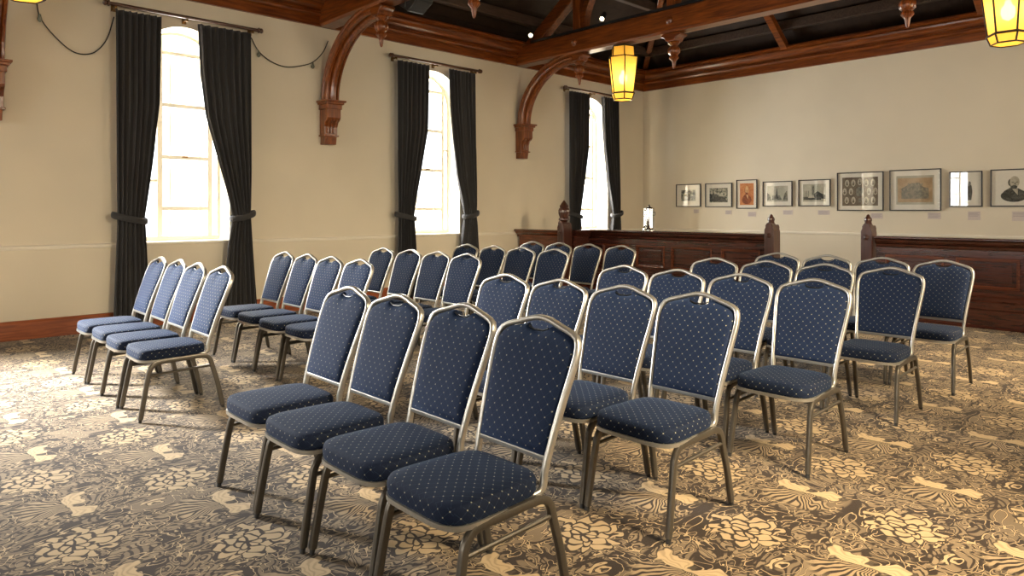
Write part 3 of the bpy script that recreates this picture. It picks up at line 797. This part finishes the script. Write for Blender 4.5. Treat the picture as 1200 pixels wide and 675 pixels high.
def screen_post(loc, label, tall=False, mat='pew_z'):
    root = empty('carved_post', loc); tag(root, label, 'carved post', 'carved screen posts')
    # gothic bench-end slab: shouldered outline seen from the side and the front
    bm = newbm()
    out = [(-.068, 0), (.068, 0), (.068, 1.08), (.062, 1.10), (.050, 1.125), (.052, 1.15), (.030, 1.185), (-.030, 1.185), (-.052, 1.15), (-.050, 1.125), (-.062, 1.10), (-.068, 1.08)]
    prism(bm, out, 'y', -.12, .0)
    prism(bm, [(-.112, 0), (.12, 0), (.12, 1.06), (.10, 1.10), (.105, 1.125), (.075, 1.16), (-.075, 1.16), (-.112, 1.125)], 'x', -.048, .048)
    mesh_obj('shaft', bm, mat, root, bevel=.006)
    bm = newbm(); box(bm, (-.085, -.14, 0), (.085, .14, .20)); box(bm, (-.078, -.13, .20), (.078, .13, .26)); mesh_obj('foot', bm, mat, root, bevel=.006)
    bm = newbm(); lathe(bm, [(.002, -.145), (.012, -.142), (.022, -.132), (.034, -.128), (.036, -.12)], (0, 0, 1.01), 24, flute=.14, axis='y'); mesh_obj('rosette', bm, mat, root, smooth=True)
    bm = newbm()
    if tall:
        prof = [(.050, 1.17), (.062, 1.19), (.085, 1.20), (.085, 1.22), (.066, 1.235), (.070, 1.25), (.088, 1.30), (.090, 1.36), (.078, 1.39), (.062, 1.40), (.066, 1.415), (.070, 1.43), (.055, 1.45), (.040, 1.475), (.022, 1.50), (.004, 1.525)]
        lathe(bm, prof, (0, -.03, 0), 24, flute=.06)
    else:
        prof = [(.032, 1.17), (.042, 1.19), (.038, 1.205), (.046, 1.225), (.044, 1.25), (.030, 1.265), (.022, 1.28), (.020, 1.29), (.004, 1.305)]
        lathe(bm, prof, (0, -.05, 0), 20, flute=.06)
    mesh_obj('finial', bm, mat, root, smooth=True)
    return root
screen_post((-4.39, YS1+.02, 0), 'shorter dark carved post at the left side of the gap between screens')
screen_post((-3.25, YS2+.02, 0), 'shorter dark carved post at the right side of the gap between screens')
screen_post((-7.60, 8.42, 0), 'tall newel post with ribbed carved finial near the window wall', tall=True)

# coffee urn on the capping
root = empty('steel_urn', (-6.42, YS1, 1.03)); tag(root, 'tall polished steel urn standing on the panelled screen near the corner', 'urn')
bm = newbm(); lathe(bm, [(.105, 0), (.105, .02), (.085, .035), (.080, .05), (.080, .33), (.085, .335)], (0, 0, 0), 28); mesh_obj('body', bm, 'chrome', root, smooth=True)
bm = newbm(); lathe(bm, [(.086, .335), (.086, .352), (.060, .372), (.020, .385), (.012, .395), (.018, .41), (.004, .42)], (0, 0, 0), 28); mesh_obj('lid', bm, 'chrome', root, smooth=True)
bm = newbm(); tube(bm, [(.0, -.08, .075), (.0, -.13, .075), (.0, -.145, .05)], .010, 8); mesh_obj('tap', bm, 'black', root)
for s in (-1, 1):
    bm = newbm(); tube(bm, [(s*.08, 0, .30), (s*.11, 0, .30), (s*.11, 0, .25), (s*.08, 0, .25)], .006, 8, up=(0, 1, 0)); mesh_obj('handle', bm, 'black', root)

# ------------------------------------------------------------------ pictures
def poly(bm, pts, y, mi): 
    bm.faces.new([bm.verts.new((p[0], y, p[1])) for p in pts]).material_index = mi
def oval(cx, cz, a, b, n=20): return [(cx+a*math.cos(2*PI*i/n), cz+b*math.sin(2*PI*i/n)) for i in range(n)]
def rect(x0, z0, x1, z1): return [(x0, z0), (x1, z0), (x1, z1), (x0, z1)]
def portrait(bm, w_, h_, ink, face, beard, cx=0, y0=-.0035):
    poly(bm, oval(cx, -.26*h_, .34*w_, .20*h_), y0, ink)
    poly(bm, [(cx-.34*w_, -.28*h_), (cx-.25*w_, -.10*h_), (cx-.10*w_, .0*h_), (cx+.12*w_, -.02*h_), (cx+.30*w_, -.14*h_), (cx+.36*w_, -.30*h_)], y0-.0003, ink)
    poly(bm, [(cx-.05*w_, -.03*h_), (cx+.10*w_, -.04*h_), (cx+.10*w_, -.24*h_)], y0-.0006, face)      # shirt front
    poly(bm, oval(cx-.075*w_, .17*h_, .075*w_, .12*h_), y0-.0009, ink)                                    # hair
    poly(bm, oval(cx+.02*w_, .19*h_, .125*w_, .19*h_), y0-.0012, face)
    poly(bm, oval(cx+.0*w_, .025*h_, .09*w_, .055*h_), y0-.0015, ink)                                  # beard
    for s in (-1, 1): poly(bm, rect(cx+.03*w_+s*.055*w_-.03*w_, .175*h_, cx+.03*w_+s*.055*w_+.03*w_, .195*h_), y0-.0015, ink)
    poly(bm, rect(cx+.02*w_, .10*h_, cx+.045*w_, .165*h_), y0-.0015, beard)
    poly(bm, rect(cx-.02*w_, .075*h_, cx+.075*w_, .085*h_), y0-.0018, ink)
def picture(x0, x1, z0, z1, mount, draw, mats, label, tilt=0.0, bg=0):
    cx, cz = (x0+x1)/2, (z0+z1)/2; w_, h_ = x1-x0, z1-z0
    root = empty('framed_picture', (cx, YB-.002, cz)); tag(root, label, 'picture', 'framed pictures on the end wall')
    root.rotation_euler = (tilt, 0, 0)
    if tilt: root.location.y -= abs(math.sin(tilt))*h_/2
    a, b, t = w_/2, h_/2, .016
    bm = newbm()
    for q in ((-a, -b, a, -b+t), (-a, b-t, a, b), (-a, -b+t, -a+t, b-t), (a-t, -b+t, a, b-t)): box(bm, (q[0], -.028, q[1]), (q[2], 0, q[3]))
    mesh_obj('frame', bm, 'frameblack', root, bevel=.002)
    bm = newbm(); box(bm, (-a+t, -.010, -b+t), (a-t, -.002, b-t)); mesh_obj('mount', bm, 'mat', root)
    bm = newbm(); pw, ph = w_-2*mount, h_-2*mount
    if bg is not None: poly(bm, rect(-pw/2, -ph/2, pw/2, ph/2), -.0015, 0)
    draw(bm, pw, ph)
    bmesh.ops.translate(bm, vec=(0, -.010, 0), verts=bm.verts)
    me = mesh_obj('print', bm, mats, root)
    bm = newbm(); poly(bm, rect(-a+t, -b+t, a-t, b-t), -.021, 0); mesh_obj('glass_sheet', bm, 'picglass', root)
    return root
def d_figures(bm, w_, h_):
    for i, (x, s) in enumerate(((-.2, .8), (.05, 1), (.28, .7))):
        poly(bm, rect(x*w_-.06*w_, -.45*h_, x*w_+.06*w_, (-.45+.55*s)*h_), -.003, 1); poly(bm, oval(x*w_, (-.40+.6*s)*h_, .05*w_, .08*h_, 10), -.0035, 2)
    poly(bm, [(-.35*w_, .30*h_), (.3*w_, .42*h_), (.3*w_, .33*h_), (-.3*w_, .22*h_)], -.003, 1)
def d_group(bm, w_, h_):
    poly(bm, [(-.5*w_, -.45*h_), (-.5*w_, .05*h_), (-.2*w_, .12*h_), (.1*w_, -.05*h_), (.35*w_, -.2*h_), (.5*w_, -.45*h_)], -.003, 1)
    for i in range(5): poly(bm, oval((-.38+.19*i)*w_, (.18-.03*i)*h_, .05*w_, .09*h_, 10), -.0035, 2)
    poly(bm, oval(.2*w_, -.05*h_, .2*w_, .04*h_, 12), -.0035, 2)
def d_church(bm, w_, h_):
    poly(bm, [(-.10*w_, -.3*h_), (-.06*w_, .15*h_), (-.03*w_, .42*h_), (.0*w_, .15*h_), (.04*w_, -.3*h_)], -.003, 1)
    poly(bm, [(-.28*w_, -.4*h_), (-.24*w_, -.1*h_), (.12*w_, -.1*h_), (.22*w_, -.4*h_)], -.0028, 2)
    poly(bm, [(.26*w_, -.42*h_), (.34*w_, .0*h_), (.46*w_, .2*h_), (.5*w_, -.42*h_)], -.003, 2)
    poly(bm, [(-.5*w_, -.42*h_), (-.5*w_, .1*h_), (-.36*w_, -.1*h_), (-.3*w_, -.42*h_)], -.003, 2)
def d_tower(bm, w_, h_):
    poly(bm, rect(-.10*w_, -.2*h_, .0, .42*h_), -.003, 2)
    poly(bm, [(.0, -.3*h_), (.0, -.05*h_), (.15*w_, .10*h_), (.32*w_, -.05*h_), (.48*w_, -.12*h_), (.48*w_, -.36*h_)], -.0028, 1)
    poly(bm, rect(-.48*w_, -.40*h_, .3*w_, -.22*h_), -.0032, 1); poly(bm, [(-.28*w_, -.28*h_), (-.20*w_, -.14*h_), (-.02*w_, -.14*h_), (.02*w_, -.28*h_)], -.0036, 3)
    for q in (-.42, -.34, -.26): poly(bm, rect(q*w_, -.25*h_, (q+.025)*w_, .12*h_), -.0034, 2)
def d_ovals(bm, w_, h_):
    sp = [(-.36, .30), (-.18, .30), (0, .34), (.18, .30), (.36, .30), (-.43, 0), (-.25, 0), (.25, 0), (.43, 0), (-.37, -.31), (-.18, -.31), (.18, -.31), (.37, -.31)]
    for x, z in sp:
        poly(bm, oval(x*w_, z*h_, .060*w_, .125*h_), -.003, 1); poly(bm, oval(x*w_, (z-.04)*h_, .030*w_, .05*h_, 12), -.0034, 0); poly(bm, oval(x*w_, (z+.03)*h_, .017*w_, .035*h_, 12), -.0037, 2)
    poly(bm, rect(-.10*w_, -.16*h_, .10*w_, .10*h_), -.003, 2); poly(bm, oval(0, .08*h_, .09*w_, .08*h_, 14), -.0034, 2)
    poly(bm, rect(-.03*w_, -.38*h_, .03*w_, -.24*h_), -.003, 2)
def d_team(bm, w_, h_):
    poly(bm, rect(-.46*w_, -.42*h_, .46*w_, .42*h_), -.0022, 1)
    poly(bm, [(-.36*w_, -.30*h_), (-.36*w_, .06*h_), (-.30*w_, .10*h_), (-.10*w_, .24*h_), (.12*w_, .25*h_), (.22*w_, .10*h_), (.36*w_, .06*h_), (.37*w_, -.30*h_)], -.0028, 2)
    for i in range(5): poly(bm, oval((-.17+.09*i)*w_, (.20-.01*(i % 2))*h_, .022*w_, .045*h_, 12), -.0034, 3)
    for i in range(7): poly(bm, oval((-.29+.10*i)*w_, (.02+.01*(i % 3))*h_, .020*w_, .040*h_, 12), -.0034, 3)
def d_standing(bm, w_, h_):
    q = .16*w_
    poly(bm, [(q-.06*w_, -.40*h_), (q-.10*w_, -.1*h_), (q-.08*w_, .12*h_), (q+.08*w_, .14*h_), (q+.12*w_, -.1*h_), (q+.07*w_, -.40*h_)], -.003, 1)
    poly(bm, oval(q, .20*h_, .055*w_, .075*h_, 14), -.0034, 2)
def d_port(bm, w_, h_): portrait(bm, w_, h_, 1, 2, 1)
def d_port2(bm, w_, h_): portrait(bm, w_, h_, 1, 2, 3)
picture(-7.93, -7.36, 1.43, 1.89, .12, d_figures, ['pr_grey', 'pr_dark', 'pr_face'], 'small framed print of figures, first in the row beside the corner')
picture(-7.26, -6.68, 1.42, 1.89, .095, d_group, ['pr_grey2', 'pr_dark', 'pr_face'], 'small framed grey print of a seated crowd, second in the row')
picture(-6.59, -6.17, 1.39, 1.94, .07, d_port, ['pr_orange', 'pr_odark', 'pr_oface'], 'upright framed orange sepia portrait of a bearded man')
picture(-6.06, -5.50, 1.43, 1.89, .085, d_church, ['pr_sky', 'pr_dark', 'pr_mid'], 'framed grey print of a spired building among trees')
picture(-5.39, -4.83, 1.43, 1.90, .08, d_tower, ['pr_sky', 'pr_dark', 'pr_mid', 'pr_face'], 'framed grey print of a square tower above low buildings')
picture(-4.72, -3.98, 1.35, 2.00, .085, d_ovals, ['pr_brown', 'pr_face', 'pr_mid'], 'large framed board of many small oval portraits')
picture(-3.89, -3.15, 1.35, 2.01, .10, d_team, ['pr_sky', 'pr_sepia', 'pr_fade', 'pr_fade2'], 'large framed faded sepia group photograph', 0)
picture(-3.04, -2.61, 1.41, 1.95, .06, d_standing, ['mat', 'pr_dark', 'pr_mid'], 'framed picture of a dark standing figure, window mirrored in its glass', 0)
picture(-2.51, -1.94, 1.41, 1.96, .05, d_port2, ['mat', 'pr_dark', 'pr_face', 'pr_mid'], 'framed portrait engraving of a balding bearded man in dark coat')
cards = [(-7.53, -7.41, 1.30, 1.38, 'figures print'), (-6.83, -6.70, 1.28, 1.36, 'seated crowd print'), (-6.36, -6.20, 1.24, 1.33, 'orange portrait'), (-5.68, -5.50, 1.28, 1.36, 'spired building print'),
         (-5.05, -4.85, 1.28, 1.36, 'square tower print'), (-4.18, -4.00, 1.22, 1.31, 'board of oval portraits'), (-3.34, -3.16, 1.22, 1.32, 'faded group photograph'), (-2.80, -2.64, 1.21, 1.34, 'standing figure picture'), (-2.25, -2.00, 1.20, 1.34, 'engraved portrait')]
for x0, x1, z0, z1, nm in cards:
    root = empty('mounted_caption_card', ((x0+x1)/2, YB, (z0+z1)/2)); tag(root, 'small pale caption card on the wall below the '+nm, 'caption card', 'caption cards under the pictures')
    a, b = (x1-x0)/2, (z1-z0)/2
    bm = newbm(); box(bm, (-a, -.004, -b), (a, 0, b)); mesh_obj('card', bm, 'card', root)
    bm = newbm()
    for k in range(4): box(bm, (-a+.012, -.0048, b-.018-k*.018), (a-.012-.02*(k % 2), -.004, b-.013-k*.018))
    mesh_obj('caption_lines', bm, 'ink', root)

# ------------------------------------------------------------------ banquet chair
def half_width(z):
    return interp([(.44, .177), (.52, .181), (.60, .189), (.70, .199), (.78, .2075), (.83, .2105), (.86, .208)], z)
def back_y(z): return .150+.172*max(0, (z-.44)/.50)**1.15
def outline(inset=0.0, zb=.497):
    """right half then left half, crown shaped; list of (x, z)"""
    R = [(half_width(z), z) for z in (zb, .58, .64, .70, .76, .80, .83)]
    R += [(.2085, .855), (.204, .872), (.194, .889), (.172, .901), (.140, .911), (.105, .920), (.072, .930), (.042, .938), (.018, .9415), (0, .942)]
    out = []
    for x, z in R:
        d = Vector((x, z-.72)); k = (d.length-inset)/d.length if d.length else 1
        out.append((x*(1 if inset == 0 else (x-inset*min(1, x/.12))/x if x > 0 else 1), z-inset*(1 if z > .86 else 0)))
    return out
def make_chair():
    root = empty('banquet_chair', (0, 0, 0))
    # backrest pad
    R = outline(.011)
    ring = [(x, z) for x, z in R[:-4]]
    # notch below the crown
    ring += [(.062, .916), (.050, .903), (.030, .894), (0, .891)]
    ring = [p for p in ring if not (p[0] < .06 and p[1] > .918)]
    full = ring+[(-x, z) for x, z in ring[-2::-1]]
    n = len(full); bm = newbm(); layers = []
    for sc_, off in ((.0, -.033), (.35, -.0325), (.62, -.031), (.82, -.0275), (.93, -.021), (.985, -.012), (1.0, -.003), (1.0, .006), (.985, .012), (.93, .017), (.7, .020), (.35, .021), (.0, .021)):
        if sc_ == 0: layers.append([bm.verts.new((0, back_y(.70)+off, .70))]); continue
        layers.append([bm.verts.new((x*sc_, back_y(.70+(z-.70)*sc_)+off, .70+(z-.70)*sc_)) for x, z in full])
    for A, B in zip(layers, layers[1:]):
        if len(A) == 1:
            for j in range(n): bm.faces.new((A[0], B[j], B[(j+1) % n]))
        elif len(B) == 1:
            for j in range(n): bm.faces.new((A[j], A[(j+1) % n], B[0]))
        else:
            for j in range(n): bm.faces.new((A[j], B[j], B[(j+1) % n], A[(j+1) % n]))
    mesh_obj('backrest', bm, 'fab_back', root, smooth=True)
    # back frame: one bent oval tube
    o = outline(0, .49)
    side = [(.176, .09, .376), (.176, .125, .380), (.176, .145, .400), (.176, back_y(.44), .44)]
    right = side+[(x, back_y(z), z) for x, z in o]
    path = right+[(-x, y, z) for x, y, z in right[-2::-1]]
    # resample lightly
    bm = newbm(); sweep_back(bm, path); mesh_obj('back_frame', bm, 'frame', root, smooth=True)
    bm = newbm(); box(bm, (-.176, back_y(.49)-.010, .480), (.176, back_y(.49)+.010, .499)); mesh_obj('lower_rail', bm, 'frame', root, bevel=.004)
    bm = newbm(); tube(bm, [(-.05, back_y(.90)-.004, .908), (-.025, back_y(.90)-.006, .898), (.025, back_y(.90)-.006, .898), (.05, back_y(.90)-.004, .908)], .004, 6, up=(0, 1, 0)); mesh_obj('hand_grip', bm, 'black', root)
    # seat cushion
    def sout(k, e=5.0):
        pts = []
        for i in range(40):
            t = 2*PI*(i+.5)/40; c, s = math.cos(t), math.sin(t)
            x = math.copysign(abs(c)**(2/e), c); y = math.copysign(abs(s)**(2/e), s)
            yy = -.068+.213*y; xx = x*(.213-.020*(y+1)/2)
            pts.append((xx*k, -.068+(yy+.068)*k))
        return pts
    bm = newbm(); layers = []
    for k, z in ((0, .374), (.97, .374), (.99, .379), (1.0, .389), (1.0, .412), (.99, .424), (.965, .434), (.92, .439), (.7, .445), (.4, .448), (0, .449)):
        layers.append([bm.verts.new((0, -.068, z+.010))] if k == 0 else [bm.verts.new((x, y, z+.010)) for x, y in sout(k)])
    n = 40
    for A, B in zip(layers, layers[1:]):
        if len(A) == 1:
            for j in range(n): bm.faces.new((A[0], B[(j+1) % n], B[j]))
        elif len(B) == 1:
            for j in range(n): bm.faces.new((A[j], A[(j+1) % n], B[0]))
        else:
            for j in range(n): bm.faces.new((A[j], A[(j+1) % n], B[(j+1) % n], B[j]))
    mesh_obj('seat', bm, 'fab_seat', root, smooth=True)
    bm = newbm(); sweep(bm, [(x, y, .378) for x, y in sout(.965)], [(-.012, -.008), (.012, -.008), (.012, .008), (-.012, .008)], closed=True)
    mesh_obj('seat_rim', bm, 'frame', root, smooth=True)
    # side frames
    prof = ell(.0155, .0120, 12, 4)
    for s in (-1, 1):
        f = [(s*.214, -.285, .02), (s*.210, -.262, .15), (s*.205, -.239, .275), (s*.203, -.226, .325), (s*.201, -.200, .355), (s*.200, -.160, .367), (s*.200, -.04, .371)]
        bm = newbm(); sweep(bm, spline(f, 4), prof, up=(1, 0, 0)); leg = mesh_obj('leg', bm, 'legm', root, smooth=True)
        bm = newbm(); tube(bm, [(s*.2145, -.2885, .0), (s*.2138, -.284, .022)], .0108, 10, up=(1, 0, 0)); mesh_obj('rubber_foot', bm, 'rubber', leg)
        r = [(s*.200, -.04, .371), (s*.199, .085, .372), (s*.199, .125, .365), (s*.199, .152, .340), (s*.200, .170, .28), (s*.204, .200, .17), (s*.2065, .232, .02)]
        bm = newbm(); sweep(bm, spline(r, 4), prof, up=(1, 0, 0)); leg = mesh_obj('leg', bm, 'legm', root, smooth=True)
        bm = newbm(); tube(bm, [(s*.2070, .2365, .0), (s*.206, .231, .022)], .0108, 10, up=(1, 0, 0)); mesh_obj('rubber_foot', bm, 'rubber', leg)
        bm = newbm(); tube(bm, [(s*.205, -.236, .290), (s*.201, .160, .300)], .0085, 8); mesh_obj('stretcher', bm, 'legm', root, smooth=True)
    return root
def sweep_back(bm, path):
    """oval tube whose long side always points along y (front to back)"""
    P = [Vector(p) for p in path]; n = len(P); rings = []
    for i in range(n):
        t = (P[min(i+1, n-1)]-P[max(i-1, 0)]).normalized()
        yv = Vector((0, 1, 0)); yv = (yv-t*yv.dot(t))
        if yv.length < .25: yv = Vector((0, .5, -.8)); yv = yv-t*yv.dot(t)
        yv.normalize(); s = t.cross(yv).normalized()
        rings.append([bm.verts.new(P[i]+s*a+yv*b) for a, b in ell(.0105, .0145, 12, 3)])
    m = 12
    for A, B in zip(rings, rings[1:]):
        for j in range(m): bm.faces.new((A[j], A[(j+1) % m], B[(j+1) % m], B[j]))
    bm.faces.new(rings[0]); bm.faces.new(rings[-1][::-1])
proto = make_chair(); kids = [o for o in COL.objects if o.parent == proto]; sub = {k.name: [o for o in COL.objects if o.parent == k] for k in kids}
first = True
def place_chair(x, y, rz, label, group):
    global first
    if first: r = proto; first = False
    else:
        r = proto.copy(); COL.objects.link(r)
        for ch in kids:
            c = ch.copy(); COL.objects.link(c); c.parent = r
            for g_ in sub[ch.name]:
                d = g_.copy(); COL.objects.link(d); d.parent = c
    r.location = (x, y, 0); r.rotation_euler = (0, 0, rz); tag(r, label, 'chair', group)
CYL = [1.57, 2.69, 3.81, 4.98, 6.07]
CYR = [1.565, 2.66, 3.765, 4.985, 6.07]          # crown line minus .28
LX = [[-6.39, -5.932, -5.475, -5.01], [-6.375, -5.912, -5.452, -4.99], [-6.36, -5.88, -5.415, -4.95], [-6.36, -5.88, -5.42, -4.93], [-6.32, -5.845, -5.375, -4.89]]
RX = [[-3.215, -2.752, -2.288, -1.824], [-3.18, -2.72, -2.26, -1.80], [-3.09, -2.63, -2.17, -1.705], [-3.06, -2.60, -2.14, -1.68], [-3.015, -2.555, -2.095, -1.635]]
rown = ['front row', 'second row', 'third row', 'fourth row', 'back row']
lp = ['end seat nearest the window wall', 'second seat from the window wall', 'third seat from the window wall', 'end seat at the centre aisle']
rp = ['end seat at the centre aisle', 'second seat from the centre aisle', 'third seat from the centre aisle', 'outer end seat farthest from the windows']
rj = random.Random(3)
for r_ in range(5):
    for c_ in range(4):
        place_chair(LX[r_][c_], CYL[r_]+rj.uniform(-.012, .012), rj.uniform(-.004, .004), 'blue banquet chair, %s of the window-side block, %s' % (rown[r_], lp[c_]), 'blue banquet chairs in the window-side block')
        place_chair(RX[r_][c_], CYR[r_]+rj.uniform(-.012, .012)+(-.02 if r_ == 4 and c_ == 0 else 0), rj.uniform(-.004, .004), 'blue banquet chair, %s of the right-hand block, %s' % (rown[r_], rp[c_]), 'blue banquet chairs in the right-hand block')

# ------------------------------------------------------------------ daylight
world = bpy.data.worlds.new('sky'); sc.world = world; world.use_nodes = True
nt = world.node_tree; bg = nt.nodes['Background']; bg.inputs[0].default_value = (.92, .96, 1, 1); bg.inputs[1].default_value = 3.0
def daylight(name, loc, direction, w_, h_, energy, color, spread=180):
    ld = bpy.data.lights.new(name, 'AREA'); ld.shape = 'RECTANGLE'; ld.size = w_; ld.size_y = h_; ld.energy = energy; ld.color = color; ld.spread = math.radians(spread)
    o = bpy.data.objects.new(name, ld); COL.objects.link(o); o.location = loc
    o.rotation_euler = Vector(direction).to_track_quat('-Z', 'Y').to_euler()
E_L = [330, 300, 300, 560]
for y, e in zip(WIN_Y, E_L):
    daylight('sky_and_glare_left', (XL-.62, y, 2.35), (1, 0, -.10), 1.15, 2.7, e, (1.0, .98, .94))
daylight('sky_and_glare_left', (XL-.95, -1.3, 3.4), (3.1, 2.5, -3.4), 1.0, 1.0, 720, (.97, .98, 1.0), 60)  # unseen aimed lamp, added to throw the glare onto the left carpet
for y, e in zip(WIN_Y, [40, 150, 130, 110]):
    daylight('sky_light_right', (XR+.62, y, 2.35), (-1, 0, -.35), 1.15, 2.7, e, (1.0, .84, .60))
for y, e in zip(WIN_Y[1:3], (270, 240)):
    daylight('sun_warmed_light', (XR+.75, y-.35, 3.25), (-1, .15, -1.0), .9, .9, e, (1.0, .80, .52), 95)
for x in RW:
    daylight('sky_light_rear', (x, YR-.62, 2.35), (0, 1, -.1), 1.15, 2.7, 190, (1.0, .97, .92))

# ------------------------------------------------------------------ camera
cam = bpy.data.cameras.new('camera'); co = bpy.data.objects.new('camera', cam); COL.objects.link(co)
co.location = (0, 0, 1.35); co.rotation_euler = (PI/2, 0, math.radians(46.5))
cam.sensor_width = 36; cam.lens = 805/1200*36; cam.shift_y = -90.5/1200; cam.clip_start = .05; cam.clip_end = 100
sc.camera = co
sc.view_settings.view_transform = 'Standard'; sc.view_settings.look = 'None'; sc.view_settings.gamma = 1
sc.view_settings.use_curve_mapping = False; sc.view_settings.exposure = 0.3
sc.cycles.use_denoising = True; sc.cycles.max_bounces = 8; sc.cycles.diffuse_bounces = 5; sc.cycles.sample_clamp_indirect = 6
sc.cycles.caustics_reflective = False; sc.cycles.caustics_refractive = False; sc.cycles.transparent_max_bounces = 12
